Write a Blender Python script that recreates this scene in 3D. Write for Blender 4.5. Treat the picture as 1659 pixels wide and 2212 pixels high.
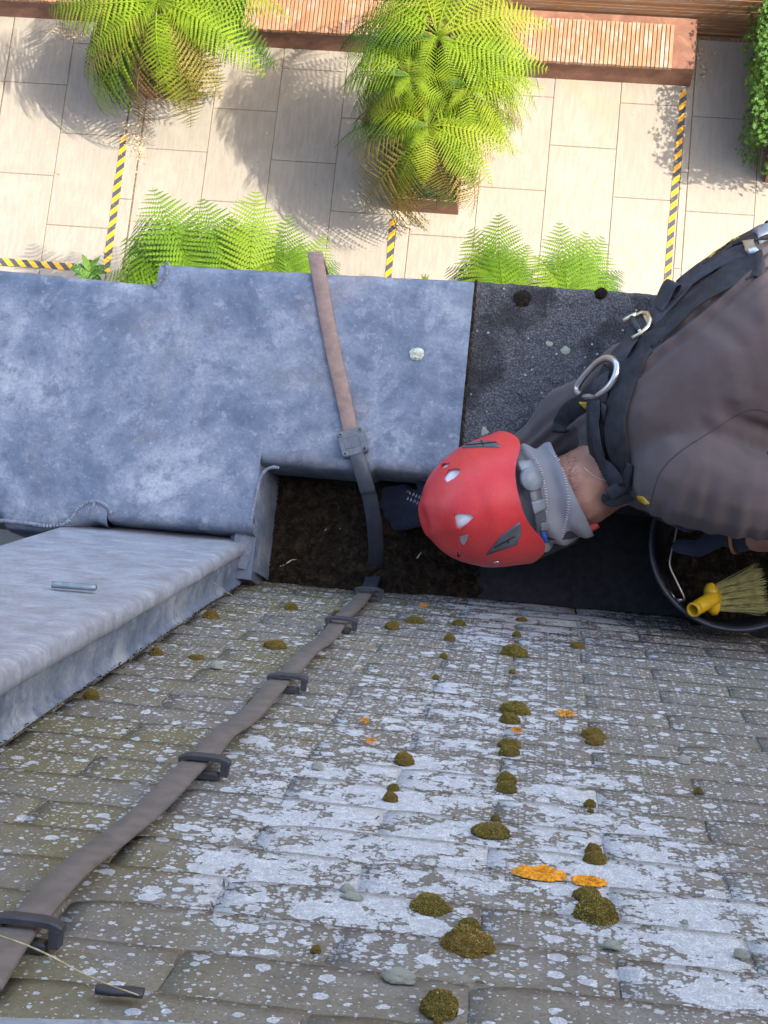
import bpy, bmesh, math, random
import numpy as np
from mathutils import Vector, Matrix, noise
from mathutils.bvhtree import BVHTree

# ------------------------------------------------------------------ scene, camera, sky, sun, exposure
for o in list(bpy.data.objects): bpy.data.objects.remove(o)
SC = bpy.context.scene
COL = SC.collection
CZ = 2.70                                   # camera height over the parapet top (z = 0)
CM = np.array([[0.99142455, 0.10204492, -0.08163449],
               [0.08558755, -0.97910461, -0.18446932],
               [-0.09875287, 0.17590051, -0.97944213]])   # rows: camera right, down, forward
FPX = 3322.3                                # focal length in pixels of a 1659 px wide picture
cd = bpy.data.cameras.new('camera'); cam = bpy.data.objects.new('camera', cd); COL.objects.link(cam)
cd.sensor_fit = 'HORIZONTAL'; cd.sensor_width = 36; cd.lens = FPX / 1659 * 36
cd.clip_start = 0.02; cd.clip_end = 500
R3 = Matrix([[CM[0][i], -CM[1][i], -CM[2][i]] for i in range(3)])
cam.matrix_world = Matrix.Translation((0, 0, CZ)) @ R3.to_4x4()
SC.camera = cam
SUN_EL, SUN_A = math.radians(52), 0.15
ch = math.cos(SUN_EL) / math.hypot(1, SUN_A)
SUN = Vector((ch, -SUN_A * ch, math.sin(SUN_EL)))
w = bpy.data.worlds.new('World'); SC.world = w; w.use_nodes = True
nt = w.node_tree; bgn = nt.nodes['Background']
sky = nt.nodes.new('ShaderNodeTexSky'); sky.sky_type = 'NISHITA'; sky.sun_disc = False
sky.sun_elevation = SUN_EL; sky.sun_rotation = math.atan2(SUN.x, SUN.y)
sky.air_density = 1.0; sky.dust_density = 3.0; sky.ozone_density = 0.6
nt.links.new(sky.outputs[0], bgn.inputs[0]); bgn.inputs[1].default_value = 0.15
sl = bpy.data.lights.new('sun', 'SUN'); sl.energy = 2.3; sl.angle = math.radians(0.5); sl.color = (1, .93, .80)
so = bpy.data.objects.new('sun', sl); COL.objects.link(so); so.location = (5, 0, 20)
so.rotation_euler = (-SUN).to_track_quat('-Z', 'Y').to_euler()
SC.view_settings.view_transform = 'Standard'; SC.view_settings.look = 'None'
SC.view_settings.gamma = 1; SC.view_settings.exposure = 2.08; SC.view_settings.use_curve_mapping = False

# ------------------------------------------------------------------ geometry of the place
GZ = CZ - 13.09                              # courtyard level
def ray(x, y):
    d = np.array([(x - 829.5) / FPX, (y - 1106) / FPX, 1.0]); return Vector(CM.T @ d)
def P(x, y, z):                              # where a sight line meets the level z
    d = ray(x, y); t = (z - CZ) / d.z; return Vector((d.x * t, d.y * t, z))
RD = Vector((0, 0.26979539, -0.96291768))    # down the roof
RN = Vector((0, 0.96291768, 0.26979539))     # out of the roof
P0 = P(800, 1280, -.16)
def R(u, v, h=0.0):                          # roof coordinates: across, up the slope from the eave, out of the slope
    return Vector((u, P0.y, P0.z)) - RD * v + RN * h
def S(x, y, h=0.0):
    d = ray(x, y); c = Vector((0, 0, CZ)); t = ((P0 - c).dot(RN) + h) / d.dot(RN); return c + d * t
def UV(x, y, h=0.0):
    p = S(x, y, h) - P0; return p.x + P0.x, -p.dot(RD)
RQ = Matrix((Vector((-1, 0, 0)), -RD, RN)).transposed()   # roof frame as a rotation
rnd = random.Random(7)
def N3(p, s=1.0): return noise.noise(Vector(p) * s)

# ------------------------------------------------------------------ object helpers
def tag(o, label=None, cat=None, group=None, kind=None):
    if label: o['label'] = label
    if cat: o['category'] = cat
    if group: o['group'] = group
    if kind: o['kind'] = kind
    return o
def thing(name, label, cat, loc=(0, 0, 0), rot=None, group=None):
    o = bpy.data.objects.new(name, None); COL.objects.link(o); o.empty_display_size = .05
    o.location = loc
    if rot is not None: o.rotation_euler = rot
    return tag(o, label, cat, group)
class MB:
    def __init__(s): s.v = []; s.f = []; s.sm = []
    def add(s, vs, fs, smooth=False):
        b = len(s.v); s.v += [tuple(p) for p in vs]; s.f += [tuple(i + b for i in f) for f in fs]; s.sm += [smooth] * len(fs)
    def box(s, x0, x1, y0, y1, z0, z1, M=None):
        vs = [Vector((x, y, z)) for z in (z0, z1) for y in (y0, y1) for x in (x0, x1)]
        if M is not None: vs = [M @ p for p in vs]
        s.add(vs, [(0, 2, 3, 1), (4, 5, 7, 6), (0, 1, 5, 4), (2, 6, 7, 3), (0, 4, 6, 2), (1, 3, 7, 5)])
    def bbox(s, x0, x1, y0, y1, z0, z1, b, M=None):        # box with its upper edges chamfered
        ring = lambda k, z: [(x0 + k, y0 + k, z), (x1 - k, y0 + k, z), (x1 - k, y1 - k, z), (x0 + k, y1 - k, z)]
        vs = [Vector(p) for p in ring(0, z0) + ring(0, z1 - b) + ring(b, z1)]
        if M is not None: vs = [M @ p for p in vs]
        fs = [(3, 2, 1, 0), (8, 9, 10, 11)]
        for l in (0, 4):
            for i in range(4): j = (i + 1) % 4; fs.append((l + i, l + j, l + 4 + j, l + 4 + i))
        s.add(vs, fs)
    def tube(s, pts, r, n=8, caps=True, closed=False):
        pts = [Vector(p) for p in pts]; m = len(pts)
        rs = r if isinstance(r, (list, tuple)) else [r] * m
        vs = []; fs = []; up = None
        for i, p in enumerate(pts):
            a = pts[(i - 1) % m] if (i or closed) else p; b = pts[(i + 1) % m] if (i < m - 1 or closed) else p
            t = (b - a).normalized()
            if up is None:
                up = t.orthogonal().normalized()
            up = (up - t * up.dot(t)).normalized(); sd = t.cross(up)
            for k in range(n):
                q = 2 * math.pi * k / n; vs.append(p + (up * math.cos(q) + sd * math.sin(q)) * rs[i])
        for i in range(m if closed else m - 1):
            for k in range(n):
                j = (i + 1) % m; k2 = (k + 1) % n
                fs.append((i * n + k, i * n + k2, j * n + k2, j * n + k))
        if caps and not closed: fs += [tuple(range(n - 1, -1, -1)), tuple((m - 1) * n + k for k in range(n))]
        s.add(vs, fs, True)
    def sweep(s, rings, closed_ring=True, caps=True, smooth=True):  # rings of equal length
        n = len(rings[0]); vs = [p for r in rings for p in r]; fs = []
        for i in range(len(rings) - 1):
            for k in range(n if closed_ring else n - 1):
                k2 = (k + 1) % n; fs.append((i * n + k, i * n + k2, (i + 1) * n + k2, (i + 1) * n + k))
        if caps and closed_ring: fs += [tuple(range(n - 1, -1, -1)), tuple((len(rings) - 1) * n + k for k in range(n))]
        s.add(vs, fs, smooth)
    def ribbon(s, pts, nrm, wd, th, sides=None):                    # flat strap with rounded edges
        pts = [Vector(p) for p in pts]; m = len(pts); rings = []
        for i, p in enumerate(pts):
            t = (pts[min(i + 1, m - 1)] - pts[max(i - 1, 0)]).normalized()
            nn = Vector(nrm[i] if isinstance(nrm, list) else nrm); nn = (nn - t * nn.dot(t)).normalized()
            sd = t.cross(nn)
            if sides: sd = Vector(sides[i]).normalized()
            W = (wd[i] if isinstance(wd, list) else wd) / 2; b = th * .35
            rings.append([p + sd * a + nn * c for a, c in ((-W, b), (-W + b, 0), (W - b, 0), (W, b), (W, th - b), (W - b, th), (-W + b, th), (-W, th - b))])
        s.sweep(rings)
    def lathe(s, prof, M=None, n=32, caps=False):
        vs = []; fs = []
        for r, z in prof:
            for k in range(n): q = 2 * math.pi * k / n; p = Vector((r * math.cos(q), r * math.sin(q), z)); vs.append(M @ p if M is not None else p)
        for i in range(len(prof) - 1):
            for k in range(n): k2 = (k + 1) % n; fs.append((i * n + k, i * n + k2, (i + 1) * n + k2, (i + 1) * n + k))
        if caps: fs += [tuple(range(n - 1, -1, -1)), tuple((len(prof) - 1) * n + k for k in range(n))]
        s.add(vs, fs, True)
    def grid(s, fn, nu, nv, smooth=True):
        vs = [fn(i / nu, j / nv) for j in range(nv + 1) for i in range(nu + 1)]
        fs = [(j * (nu + 1) + i, j * (nu + 1) + i + 1, (j + 1) * (nu + 1) + i + 1, (j + 1) * (nu + 1) + i) for j in range(nv) for i in range(nu)]
        s.add(vs, fs, smooth)
    def mesh(s, name, mat, smooth=None, flip=False):
        me = bpy.data.meshes.new(name); me.from_pydata(s.v, [], [f[::-1] for f in s.f] if flip else s.f)
        if smooth is None: me.polygons.foreach_set('use_smooth', s.sm)
        else: me.polygons.foreach_set('use_smooth', [smooth] * len(s.f))
        for m in (mat if isinstance(mat, list) else [mat]): me.materials.append(m)
        me.update(); return me
    def obj(s, name, mat, parent=None, **k):
        return put(name, s.mesh(name, mat, **k), parent)
def put(name, me, parent=None, loc=None):
    o = bpy.data.objects.new(name, me); COL.objects.link(o)
    if loc is not None: o.location = loc
    if parent is not None: o.parent = parent
    return o
def local(parent, mb):                         # world points -> parent's frame (parent placed without rotation)
    l = parent.location; mb.v = [(p[0] - l.x, p[1] - l.y, p[2] - l.z) for p in mb.v]; return mb
def catmull(pts, n=6):
    pts = [Vector(p) for p in pts]; q = [pts[0] * 2 - pts[1]] + pts + [pts[-1] * 2 - pts[-2]]; out = []
    for i in range(1, len(q) - 2):
        a, b, c, d = q[i - 1:i + 3]
        for k in range(n):
            t = k / n; out.append(.5 * ((2 * b) + (c - a) * t + (2 * a - 5 * b + 4 * c - d) * t * t + (3 * b - a - 3 * c + d) * t ** 3))
    out.append(pts[-1]); return out

# ------------------------------------------------------------------ material helpers
class NT:
    def __init__(s, name, rough=.7, metal=0.0, spec=.4):
        m = bpy.data.materials.new(name); m.use_nodes = True; s.m = m; s.t = m.node_tree; s.b = s.t.nodes['Principled BSDF']
        s.b.inputs['Roughness'].default_value = rough; s.b.inputs['Metallic'].default_value = metal
        s.b.inputs['Specular IOR Level'].default_value = spec
    def n(s, ty, **k):
        x = s.t.nodes.new(ty)
        for a, b in k.items():
            if a in x.inputs.keys(): s.set(x.inputs[a], b)
            else: setattr(x, a, b)
        return x
    def set(s, inp, v):
        if hasattr(v, 'is_output') or isinstance(v, bpy.types.NodeSocket): s.t.links.new(v, inp)
        else:
            if isinstance(v, tuple) and len(v) == 3 and inp.type == 'RGBA': v = (*v, 1)
            inp.default_value = v
    def base(s, c): s.set(s.b.inputs['Base Color'], c)
    def pos(s): return s.n('ShaderNodeNewGeometry').outputs['Position']
    def objc(s): return s.n('ShaderNodeTexCoord').outputs['Object']
    def rand(s): return s.n('ShaderNodeObjectInfo').outputs['Random']
    def map(s, v, sc=(1, 1, 1), rot=(0, 0, 0), loc=(0, 0, 0)):
        x = s.n('ShaderNodeMapping'); s.set(x.inputs['Vector'], v); x.inputs['Scale'].default_value = sc; x.inputs['Rotation'].default_value = rot; x.inputs['Location'].default_value = loc
        return x.outputs[0]
    def noise(s, v, sc, det=4, ro=.55, dist=0.0, col=False):
        x = s.n('ShaderNodeTexNoise'); s.set(x.inputs['Vector'], v); x.inputs['Scale'].default_value = sc; x.inputs['Detail'].default_value = det
        x.inputs['Roughness'].default_value = ro; x.inputs['Distortion'].default_value = dist
        return x.outputs['Color' if col else 'Fac']
    def vor(s, v, sc, feat='F1', rnd_=1.0, dim='3D'):
        x = s.n('ShaderNodeTexVoronoi'); x.voronoi_dimensions = dim; x.feature = feat; s.set(x.inputs['Vector'], v); x.inputs['Scale'].default_value = sc; x.inputs['Randomness'].default_value = rnd_
        return x.outputs
    def math(s, op, a, b=0.0, c=None, clamp=False):
        x = s.n('ShaderNodeMath'); x.operation = op; x.use_clamp = clamp; s.set(x.inputs[0], a); s.set(x.inputs[1], b)
        if c is not None: s.set(x.inputs[2], c)
        return x.outputs[0]
    def ss(s, v, a, b, lo=0.0, hi=1.0):
        x = s.n('ShaderNodeMapRange'); x.interpolation_type = 'SMOOTHSTEP'; s.set(x.inputs[0], v)
        for i, q in zip((1, 2, 3, 4), (a, b, lo, hi)): s.set(x.inputs[i], q)
        return x.outputs[0]
    def mix(s, f, a, b, bt='MIX'):
        x = s.n('ShaderNodeMix'); x.data_type = 'RGBA'; x.blend_type = bt; s.set(x.inputs['Factor'], f); s.set(x.inputs[6], a); s.set(x.inputs[7], b); return x.outputs[2]
    def ramp(s, v, stops):
        x = s.n('ShaderNodeValToRGB'); s.set(x.inputs[0], v); e = x.color_ramp.elements
        while len(e) < len(stops): e.new(.5)
        for el, (p, c) in zip(e, stops): el.position = p; el.color = (*c, 1)
        return x.outputs[0]
    def bump(s, h, st=.5, d=.002, nrm=None):
        x = s.n('ShaderNodeBump'); s.set(x.inputs['Height'], h); x.inputs['Strength'].default_value = st; x.inputs['Distance'].default_value = d
        if nrm is not None: s.set(x.inputs['Normal'], nrm)
        s.set(s.b.inputs['Normal'], x.outputs[0]); return x.outputs[0]
    def rough(s, v): s.set(s.b.inputs['Roughness'], v)
    def dot(s, v, d):
        x = s.n('ShaderNodeVectorMath'); x.operation = 'DOT_PRODUCT'; s.set(x.inputs[0], v); x.inputs[1].default_value = tuple(d); return x.outputs['Value']
    def comb(s, x_, y_, z_=0.0):
        x = s.n('ShaderNodeCombineXYZ'); s.set(x.inputs[0], x_); s.set(x.inputs[1], y_); s.set(x.inputs[2], z_); return x.outputs[0]
def simple(name, c, rough=.6, metal=0.0, var=.25, sc=30, bump=0.0, bd=.001, spec=.4):
    m = NT(name, rough, metal, spec); p = m.objc(); f = m.noise(p, sc, 5)
    m.base(m.mix(m.ss(f, .3, .7), tuple(x * (1 - var) for x in c), tuple(min(1, x * (1 + var)) for x in c)))
    if bump: m.bump(f, bump, bd)
    return m.m
# ------------------------------------------------------------------ materials
def mat_lead(name, tint=(1, 1, 1), brown=.5):
    m = NT(name, .55, 0.0, .35); p = m.pos()
    big = m.noise(p, 6.5, 8, .68, .25); mid = m.noise(p, 28, 7, .7, .15); fine = m.noise(p, 160, 4, .7)
    c = m.ramp(big, [(.30, (.058, .078, .114)), (.43, (.122, .150, .200)), (.54, (.200, .226, .272)), (.66, (.37, .385, .405))])
    c = m.mix(m.ss(mid, .54, .66, 0, .55), c, (.33, .345, .375)); c = m.mix(m.ss(mid, .48, .36, 0, .6), c, (.075, .095, .14))
    bn = m.noise(m.map(p, loc=(3, 1, 5)), 6, 5, .6, .4)
    c = m.mix(m.ss(bn, .54, .72, 0, brown), c, (.215, .18, .165))
    c = m.mix(m.ss(fine, .36, .6, .3, 0), c, (.085, .10, .135)); c = m.mix(m.ss(m.noise(p, 95, 5, .8), .58, .68, 0, .5), c, (.37, .39, .42))
    # round pale lichen films and dark spots
    wob = m.n('ShaderNodeVectorMath'); wob.operation = 'MULTIPLY_ADD'; m.set(wob.inputs[0], m.noise(p, 22, 5, .65, 0, True)); wob.inputs[1].default_value = (.030,) * 3; m.set(wob.inputs[2], p)
    v = m.vor(wob.outputs[0], 24); sep = m.n('ShaderNodeSeparateColor'); m.set(sep.inputs[0], v['Color'])
    rad = m.math('MULTIPLY', m.ss(sep.outputs[0], .45, 1.0), .42)
    e = m.math('SUBTRACT', v['Distance'], rad)
    disc = m.ss(e, -.12, .03, 1, 0); ringm = m.ss(m.math('ABSOLUTE', e), .0, .07, .22, 0)
    on = m.ss(sep.outputs[2], .2, 1.0, 0, .9)
    lift = m.math('MULTIPLY', m.math('ADD', m.math('MULTIPLY', disc, m.ss(fine, .3, .7, .1, .5)), ringm), on)
    c = m.mix(m.math('MULTIPLY', lift, m.ss(sep.outputs[1], .25, .5)), c, (.42, .435, .46))
    v2 = m.vor(wob.outputs[0], 46); s2 = m.n('ShaderNodeSeparateColor'); m.set(s2.inputs[0], v2['Color'])
    dk = m.ss(m.math('SUBTRACT', v2['Distance'], m.math('MULTIPLY', m.ss(s2.outputs[0], .72, 1.), .34)), -.06, .02, .5, 0)
    c = m.mix(m.math('MULTIPLY', dk, m.ss(mid, .38, .6)), c, (.085, .09, .11))
    sc_ = m.noise(m.map(p, (6, 90, 90)), 3, 3, .6); c = m.mix(m.ss(sc_, .68, .75, 0, .25), c, (.45, .46, .48))
    c = m.mix(1.0, c, tint, 'MULTIPLY'); m.base(c)
    m.rough(m.ss(mid, .3, .7, .50, .34))
    m.bump(m.math('ADD', m.math('MULTIPLY', mid, .7), m.math('MULTIPLY', fine, .3)), .35, .004)
    return m.m
LEAD = mat_lead('lead', (1.0, 1.03, 1.06), .45)
def mat_lead_brushed():
    m = NT('lead_streaked', .5, 0, .4); p = m.pos()
    u = m.dot(p, (1, 0, 0)); vv = m.dot(p, -RD); q = m.comb(u, vv, 0.0)
    st = m.math('ADD', m.math('MULTIPLY', m.noise(m.map(q, (7, 20, 1)), 2.0, 8, .75, 2.0), .3), m.math('MULTIPLY', m.noise(p, 20, 8, .74, .3), .7)); mid = m.noise(p, 22, 6, .65); fine = m.noise(p, 170, 3, .7)
    c = m.ramp(st, [(.34, (.18, .155, .152)), (.42, (.235, .235, .255)), (.52, (.30, .322, .365)), (.66, (.43, .455, .50))])
    bs = m.noise(m.map(q, (3, 34, 1)), 1.6, 6, .7, .8); c = m.mix(m.ss(bs, .46, .72, 0, .3), c, (.215, .180, .168)); c = m.mix(m.ss(mid, .55, .72, 0, .5), c, (.27, .29, .34))
    c = m.mix(m.ss(fine, .33, .6, .4, 0), c, (.2, .21, .25)); m.base(c)
    m.bump(m.math('ADD', m.math('MULTIPLY', st, .5), m.math('MULTIPLY', mid, .6)), .4, .003); return m.m
LEAD_S = mat_lead_brushed()
WELD = simple('weld_lead', (.165, .185, .225), .5, 0, .3, 160, .2, .001)
# ------------ tiles with algae and crustose lichen, laid out in roof coordinates so the crust runs over the joints
DENSE = []       # (u, v, su, sv, amp)
for (x, y, sx, sy, a) in ((590, 1890, .055, .09, 1.0), (700, 1800, .06, .11, 1.0), (850, 1720, .07, .13, 1.0), (930, 1830, .08, .07, .95), (760, 1950, .08, .05, .85),
                          (880, 1900, .06, .06, .9), (1180, 1335, .11, .16, .95), (1060, 1370, .05, .12, .6), (1240, 1760, .06, .13, .75), (1330, 1880, .06, .1, 1.0), (1480, 1990, .08, .05, 1.0),
                          (1380, 1980, .07, .06, 1.0), (1600, 2060, .06, .05, .9), (1200, 1960, .05, .03, .6), (760, 2050, .09, .025, .55), (620, 1690, .07, .14, .5), (1000, 1560, .1, .25, .45), (1620, 2150, .08, .04, .8)):
    u, v = UV(x, y); DENSE.append((u, v, sx, sy, a))
def mat_tile():
    m = NT('stone_tile', .8, 0, .3); p = m.pos()
    rel = m.n('ShaderNodeVectorMath'); rel.operation = 'SUBTRACT'; m.set(rel.inputs[0], p); rel.inputs[1].default_value = (0, P0.y, P0.z)
    u = m.dot(rel.outputs[0], (1, 0, 0)); v = m.dot(rel.outputs[0], -RD); q = m.comb(u, v, 0.0)
    rn = m.rand()
    big = m.noise(q, 5, 5, .6, .5); mid = m.noise(q, 26, 5, .65); fine = m.noise(q, 240, 4, .7)
    c = m.ramp(mid, [(.3, (.118, .105, .086)), (.5, (.178, .160, .135)), (.7, (.245, .226, .196))])
    c = m.mix(m.ss(rn, 0, 1, 0, .35), c, (.20, .182, .17))
    # yellow-green algae, strongest left of the tape
    left = m.ss(u, -.12, -.42, 0, 1)
    al = m.math('MULTIPLY', m.ss(big, .38, .62), m.math('ADD', m.math('MULTIPLY', left, .62), .26))
    c = m.mix(al, c, (.175, .148, .062))
    rust = m.math('MULTIPLY', m.ss(m.noise(m.map(q, loc=(4, 2, 0)), 7, 4), .52, .66, 0, .5), m.ss(u, .1, .32))
    c = m.mix(rust, c, (.17, .12, .07))
    c = m.mix(m.ss(fine, .3, .62, .5, 0), c, (.07, .062, .055))
    # density of the crust
    D = None
    for (u0, v0, su, sv, a) in DENSE:
        du = m.math('MULTIPLY', m.math('SUBTRACT', u, u0), 1 / su); dv = m.math('MULTIPLY', m.math('SUBTRACT', v, v0), 1 / sv)
        r2 = m.math('ADD', m.math('MULTIPLY', du, du), m.math('MULTIPLY', dv, dv))
        g = m.math('MULTIPLY', m.math('EXPONENT', m.math('MULTIPLY', r2, -.5)), a)
        D = g if D is None else m.math('MAXIMUM', D, g)
    right_of_tape = m.ss(u, -.33, -.27)
    D = m.math('MULTIPLY', D, m.math('ADD', m.math('MULTIPLY', right_of_tape, .85), .15))
    nd = m.noise(q, 22, 4, .6); D = m.math('ADD', m.math('MULTIPLY', m.math('ADD', D, m.math('MULTIPLY', m.ss(v, 1.80, 1.45, .05, .17), m.ss(big, .3, .65, .6, 1.3))), m.ss(nd, .2, .8, .25, 1.75)), 0.0)
    far = m.ss(u, .27, .36, 1, .35); D = m.math('MULTIPLY', D, far)
    wob = m.n('ShaderNodeVectorMath'); wob.operation = 'MULTIPLY_ADD'; m.set(wob.inputs[0], m.noise(m.map(q, rot=(.4, .3, .9)), 400, 3, .6, 0, True)); wob.inputs[1].default_value = (.0048, .0048, 0); m.set(wob.inputs[2], q)
    wq = wob.outputs[0]
    tot = None; hgt = None; edge = None
    for sc, lo, k in ((21, .46, .60), (44, .30, .62), (95, .22, .50), (230, .28, .45), (150, .22, .48)):
        vo = m.vor(wq, sc, dim='2D'); sp = m.n('ShaderNodeSeparateColor'); m.set(sp.inputs[0], vo['Color'])
        need = m.math('SUBTRACT', m.math('ADD', sp.outputs[0], m.math('MULTIPLY', m.math('MINIMUM', D, 1.2), .53)), lo + .42)
        rad = m.math('MULTIPLY', m.math('MINIMUM', m.math('MAXIMUM', need, 0.0), .75), k * 1.5)
        e = m.math('SUBTRACT', vo['Distance'], rad)
        on = m.math('MULTIPLY', m.ss(e, -.03, .015, 1, 0), m.math('GREATER_THAN', need, .03))
        tot = on if tot is None else m.math('MAXIMUM', tot, on)
        rim = m.math('MULTIPLY', m.ss(e, -.14, -.02, 0, 1), on); edge = rim if edge is None else m.math('MAXIMUM', edge, rim)
    qn = m.map(q, rot=(.5, .8, .63), loc=(.31, .77, .13)); hol = m.noise(qn, 95, 5, .72, .8); hol2 = m.noise(qn, 300, 4, .7, .8)
    patchy = m.ss(m.noise(qn, 24, 6, .6, .5), .3, .7); holr = m.ss(hol, .3, .7)
    sheet = m.math('SUBTRACT', m.math('ADD', m.math('MULTIPLY', m.math('MINIMUM', D, 1.15), .36), m.math('ADD', m.math('MULTIPLY', patchy, .40), m.math('MULTIPLY', holr, .25))), .655)
    tot = m.math('MAXIMUM', m.math('MULTIPLY', tot, m.ss(hol, .24, .32)), m.ss(sheet, -.02, .02)); tot = m.math('MULTIPLY', tot, m.ss(hol2, .26, .36))
    edge = m.math('MAXIMUM', edge, m.math('MULTIPLY', m.ss(m.math('ABSOLUTE', sheet), .0, .03, 1, 0), tot))
    crust = m.noise(qn, 520, 4, .8); crust2 = m.vor(q, 560, dim='2D')['Distance']
    lc = m.mix(m.ss(crust, .36, .64), (.46, .475, .50), (.84, .86, .88))
    lc = m.mix(m.math('MULTIPLY', edge, .7), lc, (.88, .90, .89))
    lc = m.mix(m.ss(crust2, .35, .75, 0, .40), lc, (.21, .21, .215))
    md = m.noise(qn, 120, 5, .75, .6); lc = m.mix(m.ss(md, .40, .60, .62, 0), lc, (.40, .41, .44)); gr = m.noise(q, 35, 3); lc = m.mix(m.ss(gr, .58, .72, 0, .35), lc, (.45, .47, .38))
    c = m.mix(tot, c, lc); m.base(c)
    h = m.math('ADD', m.math('MULTIPLY', tot, m.math('ADD', m.math('MULTIPLY', crust, .9), .8)), m.math('MULTIPLY', m.math('ADD', mid, m.math('MULTIPLY', fine, .5)), .55))
    m.bump(h, 1.0, .0026); return m.m
TILE = mat_tile()
def mat_stone():
    m = NT('blackened_stone', .9, 0, .25); p = m.pos()
    g = m.vor(p, 230)['Distance']; f = m.noise(p, 300, 4, .75); mid = m.noise(p, 9, 5, .6, .5)
    c = m.mix(m.ss(f, .42, .72), (.058, .057, .060), (.24, .238, .245))
    c = m.mix(m.ss(mid, .38, .54, .7, 0), c, (.018, .017, .017))
    sp = m.vor(p, 95); s = m.n('ShaderNodeSeparateColor'); m.set(s.inputs[0], sp['Color'])
    c = m.mix(m.math('MULTIPLY', m.ss(sp['Distance'], .12, .26, 1, 0), m.math('GREATER_THAN', s.outputs[0], .9)), c, (.42, .42, .44))
    b = m.noise(m.map(p, loc=(1, 7, 2)), 11, 4); c = m.mix(m.ss(b, .66, .73, 0, .35), c, (.17, .15, .115))
    m.base(c); m.bump(m.math('ADD', f, m.math('MULTIPLY', g, -.6)), .9, .004); return m.m
STONE = mat_stone()
def mat_slab():
    m = NT('pale_paving', .75, 0, .3); p = m.pos(); r = m.rand()
    a = m.noise(m.map(p, (14, 2.2, 1)), 2.2, 5, .65, .3); b = m.noise(p, 3.2, 5, .6); f = m.noise(p, 60, 4, .7)
    c = m.mix(m.ss(a, .35, .68), (.238, .211, .168), (.284, .254, .207))
    c = m.mix(m.ss(b, .5, .75, 0, .6), c, (.318, .286, .232)); c = m.mix(m.ss(r, 0, 1, 0, .32), c, (.228, .202, .162))
    c = m.mix(m.ss(f, .3, .45, .3, 0), c, (.16, .14, .115))
    st = m.noise(m.map(p, loc=(2, 9, 0)), 1.1, 3); c = m.mix(m.ss(st, .62, .74, 0, .45), c, (.29, .21, .125))
    d = m.vor(p, 9); s = m.n('ShaderNodeSeparateColor'); m.set(s.inputs[0], d['Color']); c = m.mix(m.math('MULTIPLY', m.ss(d['Distance'], .03, .07, .7, 0), m.math('GREATER_THAN', s.outputs[0], .72)), c, (.1, .085, .07))
    m.base(c); m.bump(f, .15, .003); return m.m
SLAB = mat_slab()
JOINT = simple('jointing_sand', (.13, .085, .045), .95, 0, .4, 40)
def mat_corten():
    m = NT('corten_steel', .75, 0.1, .35); p = m.pos(); a = m.noise(p, 5, 6, .65, .5); f = m.noise(p, 90, 4, .7)
    c = m.ramp(a, [(.3, (.14, .068, .045)), (.5, (.20, .095, .062)), (.66, (.27, .135, .085)), (.8, (.38, .15, .06))])
    c = m.mix(m.ss(f, .35, .6, .3, 0), c, (.10, .045, .03)); m.base(c); m.bump(f, .2, .002); return m.m
CORTEN = mat_corten()
def mat_wood(name, cols, axis=0, sc=1.0):
    m = NT(name, .65, 0, .3); p = m.objc(); r = m.rand(); off = m.comb(m.math('MULTIPLY', r, 37.0), m.math('MULTIPLY', r, 11.0), m.math('MULTIPLY', r, 23.0))
    ad = m.n('ShaderNodeVectorMath'); ad.operation = 'ADD'; m.set(ad.inputs[0], p); m.set(ad.inputs[1], off)
    s3 = [26 * sc] * 3; s3[axis] = 1.6 * sc
    g = m.noise(m.map(ad.outputs[0], tuple(s3)), 2.0, 6, .65, .8); b = m.noise(ad.outputs[0], 7, 4, .6); k = m.vor(m.map(ad.outputs[0], tuple(2.2 if i == axis else 9 for i in range(3))), 1.0)['Distance']
    c = m.mix(m.ss(g, .32, .7), cols[0], cols[1]); c = m.mix(m.ss(b, .45, .68, 0, .7), c, cols[2])
    c = m.mix(m.ss(k, .04, .13, .75, 0), c, tuple(x * .45 for x in cols[0])); c = m.mix(m.ss(r, .0, 1.0, .0, .4), c, cols[3])
    m.base(c); m.bump(g, .2, .002); return m.m
SLATW = mat_wood('bench_larch', ((.26, .135, .07), (.37, .225, .135), (.37, .33, .29), (.29, .125, .055)), 1)
BOARDW = mat_wood('cladding_cedar', ((.20, .10, .045), (.29, .155, .075), (.235, .20, .16), (.23, .115, .05)), 0)
def mat_leaf(name, c1, c2, c3, trans=.35, rough=.45, sc=9):
    m = NT(name, rough + .15, 0, .15); p = m.objc(); r = m.rand(); f = m.noise(p, sc, 3, .6)
    c = m.mix(m.ss(f, .3, .7), c1, c2); c = m.mix(m.ss(r, .55, 1.0, 0, .8), c, c3); m.base(c)
    t = m.n('ShaderNodeBsdfTranslucent'); m.set(t.inputs[0], m.mix(1.0, c, (1.5, 1.35, .6), 'MULTIPLY'))
    mx = m.n('ShaderNodeMixShader'); mx.inputs[0].default_value = trans
    m.t.links.new(m.b.outputs[0], mx.inputs[1]); m.t.links.new(t.outputs[0], mx.inputs[2]); m.t.links.new(mx.outputs[0], m.t.nodes['Material Output'].inputs[0]); return m.m
FERN = mat_leaf('fern_green', (.125, .20, .010), (.20, .285, .014), (.25, .29, .022))
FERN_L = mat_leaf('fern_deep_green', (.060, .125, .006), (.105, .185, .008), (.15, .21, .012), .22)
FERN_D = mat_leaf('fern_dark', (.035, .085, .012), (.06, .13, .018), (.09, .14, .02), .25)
FERN_B = mat_leaf('fern_browning', (.16, .15, .03), (.23, .18, .05), (.22, .12, .05), .3)
IVYM = mat_leaf('ivy_leaf', (.045, .10, .02), (.085, .17, .03), (.16, .23, .05), .2, .3, 40)
AUCM = mat_leaf('laurel_leaf', (.045, .12, .015), (.08, .17, .02), (.10, .18, .03), .15, .25, 30)
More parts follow.
